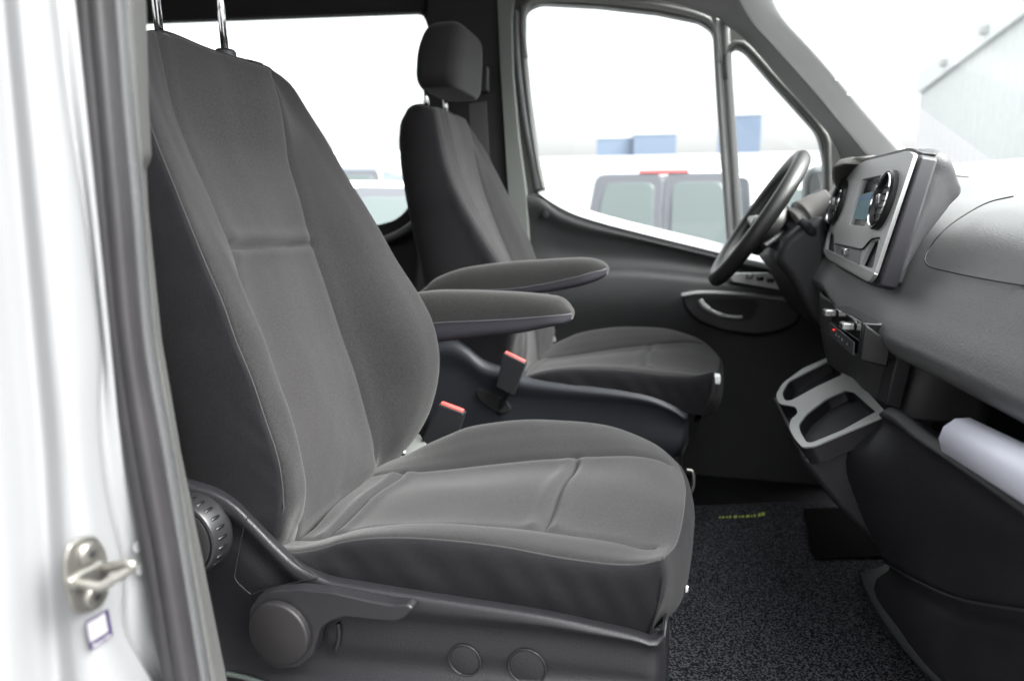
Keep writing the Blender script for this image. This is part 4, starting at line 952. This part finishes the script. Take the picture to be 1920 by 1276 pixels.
# ================================================================== STEERING WHEEL
wt, wb = at(1506, 290, y=2.03), at(1338, 528, y=2.03)
wc = (wt+wb)/2; wu = (wt-wb)/2; rad = np.linalg.norm(wu)-.012; wu /= np.linalg.norm(wu)
wl = np.array((-.02, 1, 0)); wl -= wu*np.dot(wl, wu); wl /= np.linalg.norm(wl); wn = np.cross(wu, wl)
if wn[0] > 0: wn = -wn
sw_ = empty('steering_wheel', wc, label='black leather steering wheel in front of the farther seat', cat='steering wheel')
rim = tube('rim', [wc+rad*(math.cos(a)*wu+math.sin(a)*wl*.97) for a in np.linspace(0, 2*math.pi, 49)[:-1]], .0215, LEATH, sw_, n=20, k=120, closed=True)
hub = []
for r_, h_ in ((.075, -.045), (.082, -.02), (.078, -.004), (.065, .004), (.03, .008)): hub.append((r_, h_))
lathe('hub', hub, wc-wn*.012-wu*.005, wn, LEATH, sw_, n=40)
lathe('badge', [(.024, 0), (.024, .002), (.02, .003)], wc-wn*.003, wn, CHR, sw_, n=32)
for sgn in (-1, 1):
    a = wc+wl*sgn*.06-wn*.015; b = wc+wl*sgn*(rad-.008)
    tube('spoke', [a+wu*.0, (a+b)/2-wn*.004, b], [.020]*20+[.014]*20, SILV, sw_, n=12)
a = wc-wu*.06-wn*.012; b = wc-wu*(rad-.008); tube('spoke', [a, (a+b)/2, b], .016, LEATH, sw_, n=12)

# ================================================================== LOOSE THINGS IN THE CAB
mt = [at(*p, z=.735) for p in [(1235, 950), (1500, 938), (1640, 960), (1700, 1060), (1800, 1300), (1850, 1400), (1150, 1500), (1150, 1100)]]
mto = link('floor_mat', prism_me('floor_mat', mt, [], (0, 0, -.012)), CARPET, None, bevel=.002)
setp(mto, 'speckled blue grey carpet mat on the cab floor with a small green mark', 'floor mat')
bm = bmesh.new()
for i, (px, py, w_, h_) in enumerate([(1350, 969, 4, 3), (1356, 969, 5, 3.4), (1363, 968.6, 4, 3), (1369, 968.4, 5, 3.6), (1379, 968, 7, 4.6), (1387, 968, 4, 3.4), (1393, 967.6, 5, 4), (1402, 967, 7, 4.6), (1409, 966.6, 4, 3.6), (1415, 966, 5, 4.4), (1424, 964.4, 6, 6), (1431, 963, 6.5, 6.4)]):
    P = [at(px-w_/2, py+h_/2, z=.7365), at(px+w_/2-1, py+h_/2-.4, z=.7365), at(px+w_/2, py-h_/2, z=.7365), at(px-w_/2+1, py-h_/2, z=.7365)]
    f_ = bm.faces.new([bm.verts.new(p) for p in P])
me = bpy.data.meshes.new('green_stitching'); bm.to_mesh(me); bm.free()
link('green_stitching', me, mat('yellow green thread', (.50, .62, .12), .8), mto, smooth=False)
rp = link('rubber_patch', prism_me('rubber_patch', [at(*p, z=.742) for p in [(1508, 952), (1640, 950), (1700, 1040), (1530, 1046), (1520, 1030)]], [], (0, 0, -.005)), mat('black rubber', (.004, .004, .0035), .95, spec=.05, grain=.4, gscale=60), None, bevel=.001)
setp(rp, 'flat black rubber heel pad lying on the speckled carpet under the console', 'rubber pad')
# rolled film in the open tray
a, b = at(1800, 820, x=.375), at(1990, 925, x=.385)
d = (b-a)/np.linalg.norm(b-a); rr_ = .031
bm = bmesh.new(); ring = []
n1_ = np.cross(d, (0, 0, 1)); n1_ /= np.linalg.norm(n1_); n2_ = np.cross(d, n1_)
for tt, sc_ in ((0, .80), (.012, 1), (.2, 1), (np.linalg.norm(b-a), 1)):
    ring.append([bm.verts.new(a+d*tt+rr_*sc_*(math.cos(q_)*n1_+math.sin(q_)*n2_)) for q_ in np.linspace(0, 2*math.pi, 12)[:-1]])
for A_, B_ in zip(ring, ring[1:]):
    for j in range(11): bm.faces.new((A_[j], A_[(j+1) % 11], B_[(j+1) % 11], B_[j]))
bm.faces.new(ring[0][::-1]); bm.faces.new(ring[-1]); bmesh.ops.recalc_face_normals(bm, faces=bm.faces)
me = bpy.data.meshes.new('white_roll'); bm.to_mesh(me); bm.free()
setp(link('white_roll', me, PAPER, None, bevel=.004), 'smooth white faceted roll lying in the open dashboard tray', 'roll')
# metal loop under the near seat's front, far side
tb = tube('adjuster_bar', [at(1287, 880, y=1.5), at(1299, 885, y=1.5), at(1300, 910, y=1.5), at(1294, 925, y=1.5)], .004, STEEL, seat1)

# ================================================================== OUTSIDE
def vehicle(name, label, cat, cx, cy, ang, L_, W, H, hood, kind, paint, lamps=False, group='vehicles parked outside'):
    """body as a lofted shell: side profile extruded with tumblehome; windows, lamps and wheels are parts. Front = +x locally"""
    e = empty(name, (cx, cy, 0), label=label, cat=cat, group=group)
    rz = Matrix.Rotation(ang, 4, 'Z'); tr = Matrix.Translation((cx, cy, 0))@rz
    hl = L_/2; belt = H*.56
    if kind == 'van': prof_ = [(-hl, .35), (-hl-.03, .9), (-hl+.02, belt), (-hl+.14, H-.10), (-hl+.26, H-.02), (0, H), (hl*.45, H-.04), (hl*.62, H-.25), (hl*.82, belt+.05), (hl*.97, belt-.15), (hl, .75), (hl, .35)]
    else: prof_ = [(-hl, .35), (-hl-.02, .7), (-hl+.05, belt), (-hl*.72, H-.12), (-hl*.5, H-.02), (-hl*.1, H), (hl*.1, H-.06), (hl*.42, belt+.04), (hl*.9, belt-.16), (hl, .65), (hl, .35)]
    bm = bmesh.new(); rings = []
    def wid(z): return W/2*(1 if z < belt else 1-.16*((z-belt)/(H-belt)))
    P = prof_
    for s in (-1, -.86, 0, .86, 1):
        r = []
        for x, z in P:
            w0 = wid(z); inset = .05 if abs(s) == 1 else 0
            xx = x*(1-inset*.6); zz = z-(.05 if abs(s) == 1 and z > belt else 0)
            r.append(bm.verts.new((xx, s*w0, zz)))
        rings.append(r)
    for a_, b_ in zip(rings, rings[1:]):
        for j in range(len(P)-1): bm.faces.new((a_[j], a_[j+1], b_[j+1], b_[j]))
        bm.faces.new((a_[-1], a_[0], b_[0], b_[-1]))
    bm.faces.new(rings[0][::-1]); bm.faces.new(rings[-1]); bmesh.ops.recalc_face_normals(bm, faces=bm.faces)
    me = bpy.data.meshes.new('body'); bm.to_mesh(me); bm.free(); me.transform(tr)
    link('body', me, paint, e, bevel=.03)
    gl = mat('car glass', (.10, .125, .125), .08, spec=.8); blk = mat('car black', (.03, .03, .032), .5)
    def panel(nm, pts, m, t=.02):
        q_ = [Vector(p) for p in pts]; pts = []
        for i_ in range(len(q_)):
            b0, b1, b2 = q_[i_-1], q_[i_], q_[(i_+1) % len(q_)]
            r_ = min(.11, (b0-b1).length*.3, (b2-b1).length*.3); s_ = b1+(b0-b1).normalized()*r_; e_ = b1+(b2-b1).normalized()*r_
            for k_ in range(5): t_ = k_/4; pts.append((1-t_)**2*s_+2*t_*(1-t_)*b1+t_*t_*e_)
        pts = [tr@p for p in pts]; c_ = sum(pts, Vector())/len(pts); nn = (pts[7]-pts[2]).cross(pts[12]-pts[2]).normalized()
        out_ = c_-(tr@Vector((0, 0, H*.5)))
        if nn.dot(out_) < 0: nn = -nn
        me = prism_me(nm, [p+nn*.012 for p in pts], [], -nn*.05); return link(nm, me, m, e, bevel=.01)
    # rear windows (two leaves on a van)
    ztop, zb = H-.16, belt+.06
    if kind == 'van':
        xb, xt = -hl-.012, -hl+.10
        for s in (-1, 1):
            f_ = panel('rear_window_frame', [(xb-.005, s*.012, zb-.05), (xb-.005, s*(wid(belt)-.03), zb-.07), (xt-.005, s*(wid(ztop)-.05), ztop+.08), (xt-.005, s*.012, ztop+.08)], mat('window frame grey', (.11, .115, .13), .4))
            g_ = panel('rear_window', [(xb-.02, s*.10, zb+.02), (xb-.02, s*(wid(belt)-.14), zb+.02), (xt-.02, s*(wid(ztop)-.16), ztop-.02), (xt-.02, s*.10, ztop-.02)], gl)
        if lamps: panel('rear_door_band', [(-hl-.03, -wid(belt)+.1, belt-.34), (-hl-.03, wid(belt)-.1, belt-.34), (-hl+.01, wid(belt)-.1, belt-.02), (-hl+.01, -wid(belt)+.1, belt-.02)], mat('van rear dark', (.05, .055, .065), .35))
        if lamps: panel('brake_lamp', [(xt-.02, -.28, ztop+.085), (xt-.02, .28, ztop+.085), (xt-.0, .28, ztop+.120), (xt-.0, -.28, ztop+.120)], mat('pale lamp red', (.60, .10, .10), .4))
    else:
        panel('rear_window', [(-hl+.02, -W*.36, belt+.06), (-hl+.02, W*.36, belt+.06), (-hl*.75, W*.32, H-.16), (-hl*.75, -W*.32, H-.16)], gl)
    for s in (-1, 1):
        x0, x1 = (-hl*.85, hl*.35) if kind == 'van' else (-hl*.66, hl*.2)
        panel('side_window', [(x0, s*wid(belt), belt+.05), (x1, s*wid(belt), belt+.05), (x1-.15, s*wid(H-.2), H-.2), (x0+.08, s*wid(H-.2), H-.2)], gl)
        if lamps: panel('tail_lamp', [(-hl-.01, s*W*.5, .8), (-hl-.01, s*W*.42, .8), (-hl+.0, s*W*.42, belt-.02), (-hl+.0, s*W*.5, belt-.02)], mat('lamp red', (.65, .03, .03), .3))
        for wx in (-hl*.62, hl*.62):
            c_ = tr@Vector((wx, s*W*.46, .33)); ax_ = rz@Vector((0, s, 0))
            w1 = lathe('wheel', [(.33, -.1), (.33, .08), (.28, .11), (.2, .11), (.19, .07)], c_, ax_, blk, e, n=28)
            lathe('rim', [(.19, .07), (.17, .10), (.05, .115)], c_, ax_, SILV, w1, n=20)
    a_ = panel('windscreen', [(hl*.62 if kind == 'van' else hl*.12, -W*.36, H-.28), (hl*.62 if kind == 'van' else hl*.12, W*.36, H-.28), (hl*.80 if kind == 'van' else hl*.4, W*.42, belt+.1), (hl*.80 if kind == 'van' else hl*.4, -W*.42, belt+.1)], gl)
    return e
SV = mat('outside silver paint', (.52, .54, .56), .3, metal=.3, coat=.5)
WH = mat('outside white paint', (.78, .79, .78), .3, coat=.5)
DK = mat('outside dark paint', (.10, .12, .15), .3, coat=.5)
# silver van seen from behind through the driver's window: its tail points at us
def dirpt(px, dist): 
    v = at(px, 415, y=1.); v[2] = 0; v /= np.linalg.norm(v); return v*dist
c = dirpt(1241, 10.6); vd = c/np.linalg.norm(c)
vehicle('parked_van', 'silver van with split rear windows and red top lamp, beyond the driver window', 'van', c[0], c[1], math.atan2(vd[1], vd[0]), 5.0, 1.88, 2.22, 1, 'van', mat('grey metallic van paint', (.40, .42, .45), .3, metal=.3, coat=.5), lamps=True)
c = dirpt(1010, 9); vehicle('parked_car', 'pale people carrier behind the rear corner of the driver window sill', 'car', c[0], c[1], R(20), 4.6, 1.85, 2.06, 1, 'car', SV)
c = dirpt(1440, 13); vehicle('parked_van', 'white van shape behind the steering wheel rim', 'van', c[0], c[1], R(60), 5.2, 1.95, 2.3, 1, 'van', WH)
c = dirpt(650, 9.5); vehicle('parked_van', 'white van with rear glass seen low between the two seatbacks', 'van', c[0], c[1], R(118), 5.0, 1.95, 2.02, 1, 'van', WH)
c = dirpt(700, 15.5); vehicle('parked_car', 'dark roofed car farther behind the white van between the seatbacks', 'car', c[0], c[1], R(100), 5.2, 2.0, 2.6, 1, 'van', DK)
c = dirpt(1850, 7.5); vehicle('parked_car', 'white car whose roof shows above the dashboard through the windscreen', 'car', c[0], c[1], R(110), 4.4, 1.85, 2.06, 1, 'car', WH)
# buildings
def building(name, label, px0, px1, ytop, dist, depth, m, roof=True, ybot=None, group=None):
    a, b = dirpt(px0, dist), dirpt(px1, dist); h = (415-ytop)/F_PX*dist+EYE
    dd = (a+b)/2; dd /= np.linalg.norm(dd); z0 = 0
    P = [a, b, b+dd*depth, a+dd*depth]
    e = empty(name, (a+b)/2, label=label, cat='building', group=group)
    link('wall', prism_me('wall', [(p[0], p[1], z0) for p in P], [], (0, 0, h)), m, e, smooth=False)
    link('roof_edge', prism_me('roof_edge', [(p[0]+dd[0]*-.1, p[1]-dd[1]*.1, h+.003) for p in P], [], (0, 0, .35)), mat('parapet pale', (.6, .61, .62), .6), e, smooth=False)
    return e
BB = mat('blue cladding', (.15, .195, .27), .6, grain=.3, gscale=3, var=.05)
PW = mat('pale cladding', (.62, .64, .65), .6, var=.04)
building('factory_building', 'low blue industrial building, left of the two stepped blocks in the driver window', 1116, 1185, 268, 120, 30, BB)
building('factory_building', 'taller blue block joined to the low one in the driver window', 1184, 1262, 263, 119, 30, BB)
building('factory_building', 'tall narrow blue block seen through the quarter window', 1338, 1417, 236, 118, 30, BB)
building('warehouse', 'long pale warehouse wall under the blue blocks', 900, 1700, 309, 80, 20, PW)
building('warehouse', 'pale flat roofed building seen between the two seatbacks', 560, 800, 300, 60, 20, mat('pale green cladding', (.50, .54, .50), .6, var=.04))
# long corrugated pale wall seen through the windscreen
A_, B_ = dirpt(2100, 10.5), dirpt(1703, 21)
wv = B_-A_; ln = np.linalg.norm(wv); wv /= ln; wn_ = np.array((wv[1], -wv[0], 0));
if np.dot(wn_, -A_) < 0: wn_ = -wn_
nr = int(ln/.11); Pp = []
for i in range(nr+1):
    o = [0, .014, .014, 0][i % 4]; Pp.append(A_+wv*(ln*i/nr)+wn_*o)
for i in (nr, 0): Pp.append(A_+wv*(ln*i/nr)-wn_*2.4)
tw = empty('corrugated_building', (A_+B_)/2, label='long pale corrugated metal building seen through the windscreen, right edge', cat='building')
link('wall', prism_me('wall', [(p[0], p[1], 0) for p in Pp], [], (0, 0, 5.2)), mat('corrugated sheet', (.60, .61, .615), .55, var=.04), tw, smooth=False)
slab('fascia', [tuple(A_+wn_*.06+np.array((0, 0, 4.8))), tuple(B_+wn_*.06+np.array((0, 0, 4.8))), tuple(B_+wn_*.06+np.array((0, 0, 5.28))), tuple(A_+wn_*.06+np.array((0, 0, 5.28)))], mat('fascia', (.66, .67, .68), .5), tw, t=.05)
for f_ in (.25, .5, .75):
    p = A_*(1-f_)+B_*f_+wn_*.12+np.array((0, 0, 5.0)); box('wall_lamp', p, (.2, .2, .14), mat('lamp grey', (.5, .5, .5), .5), tw, bevel=.02)
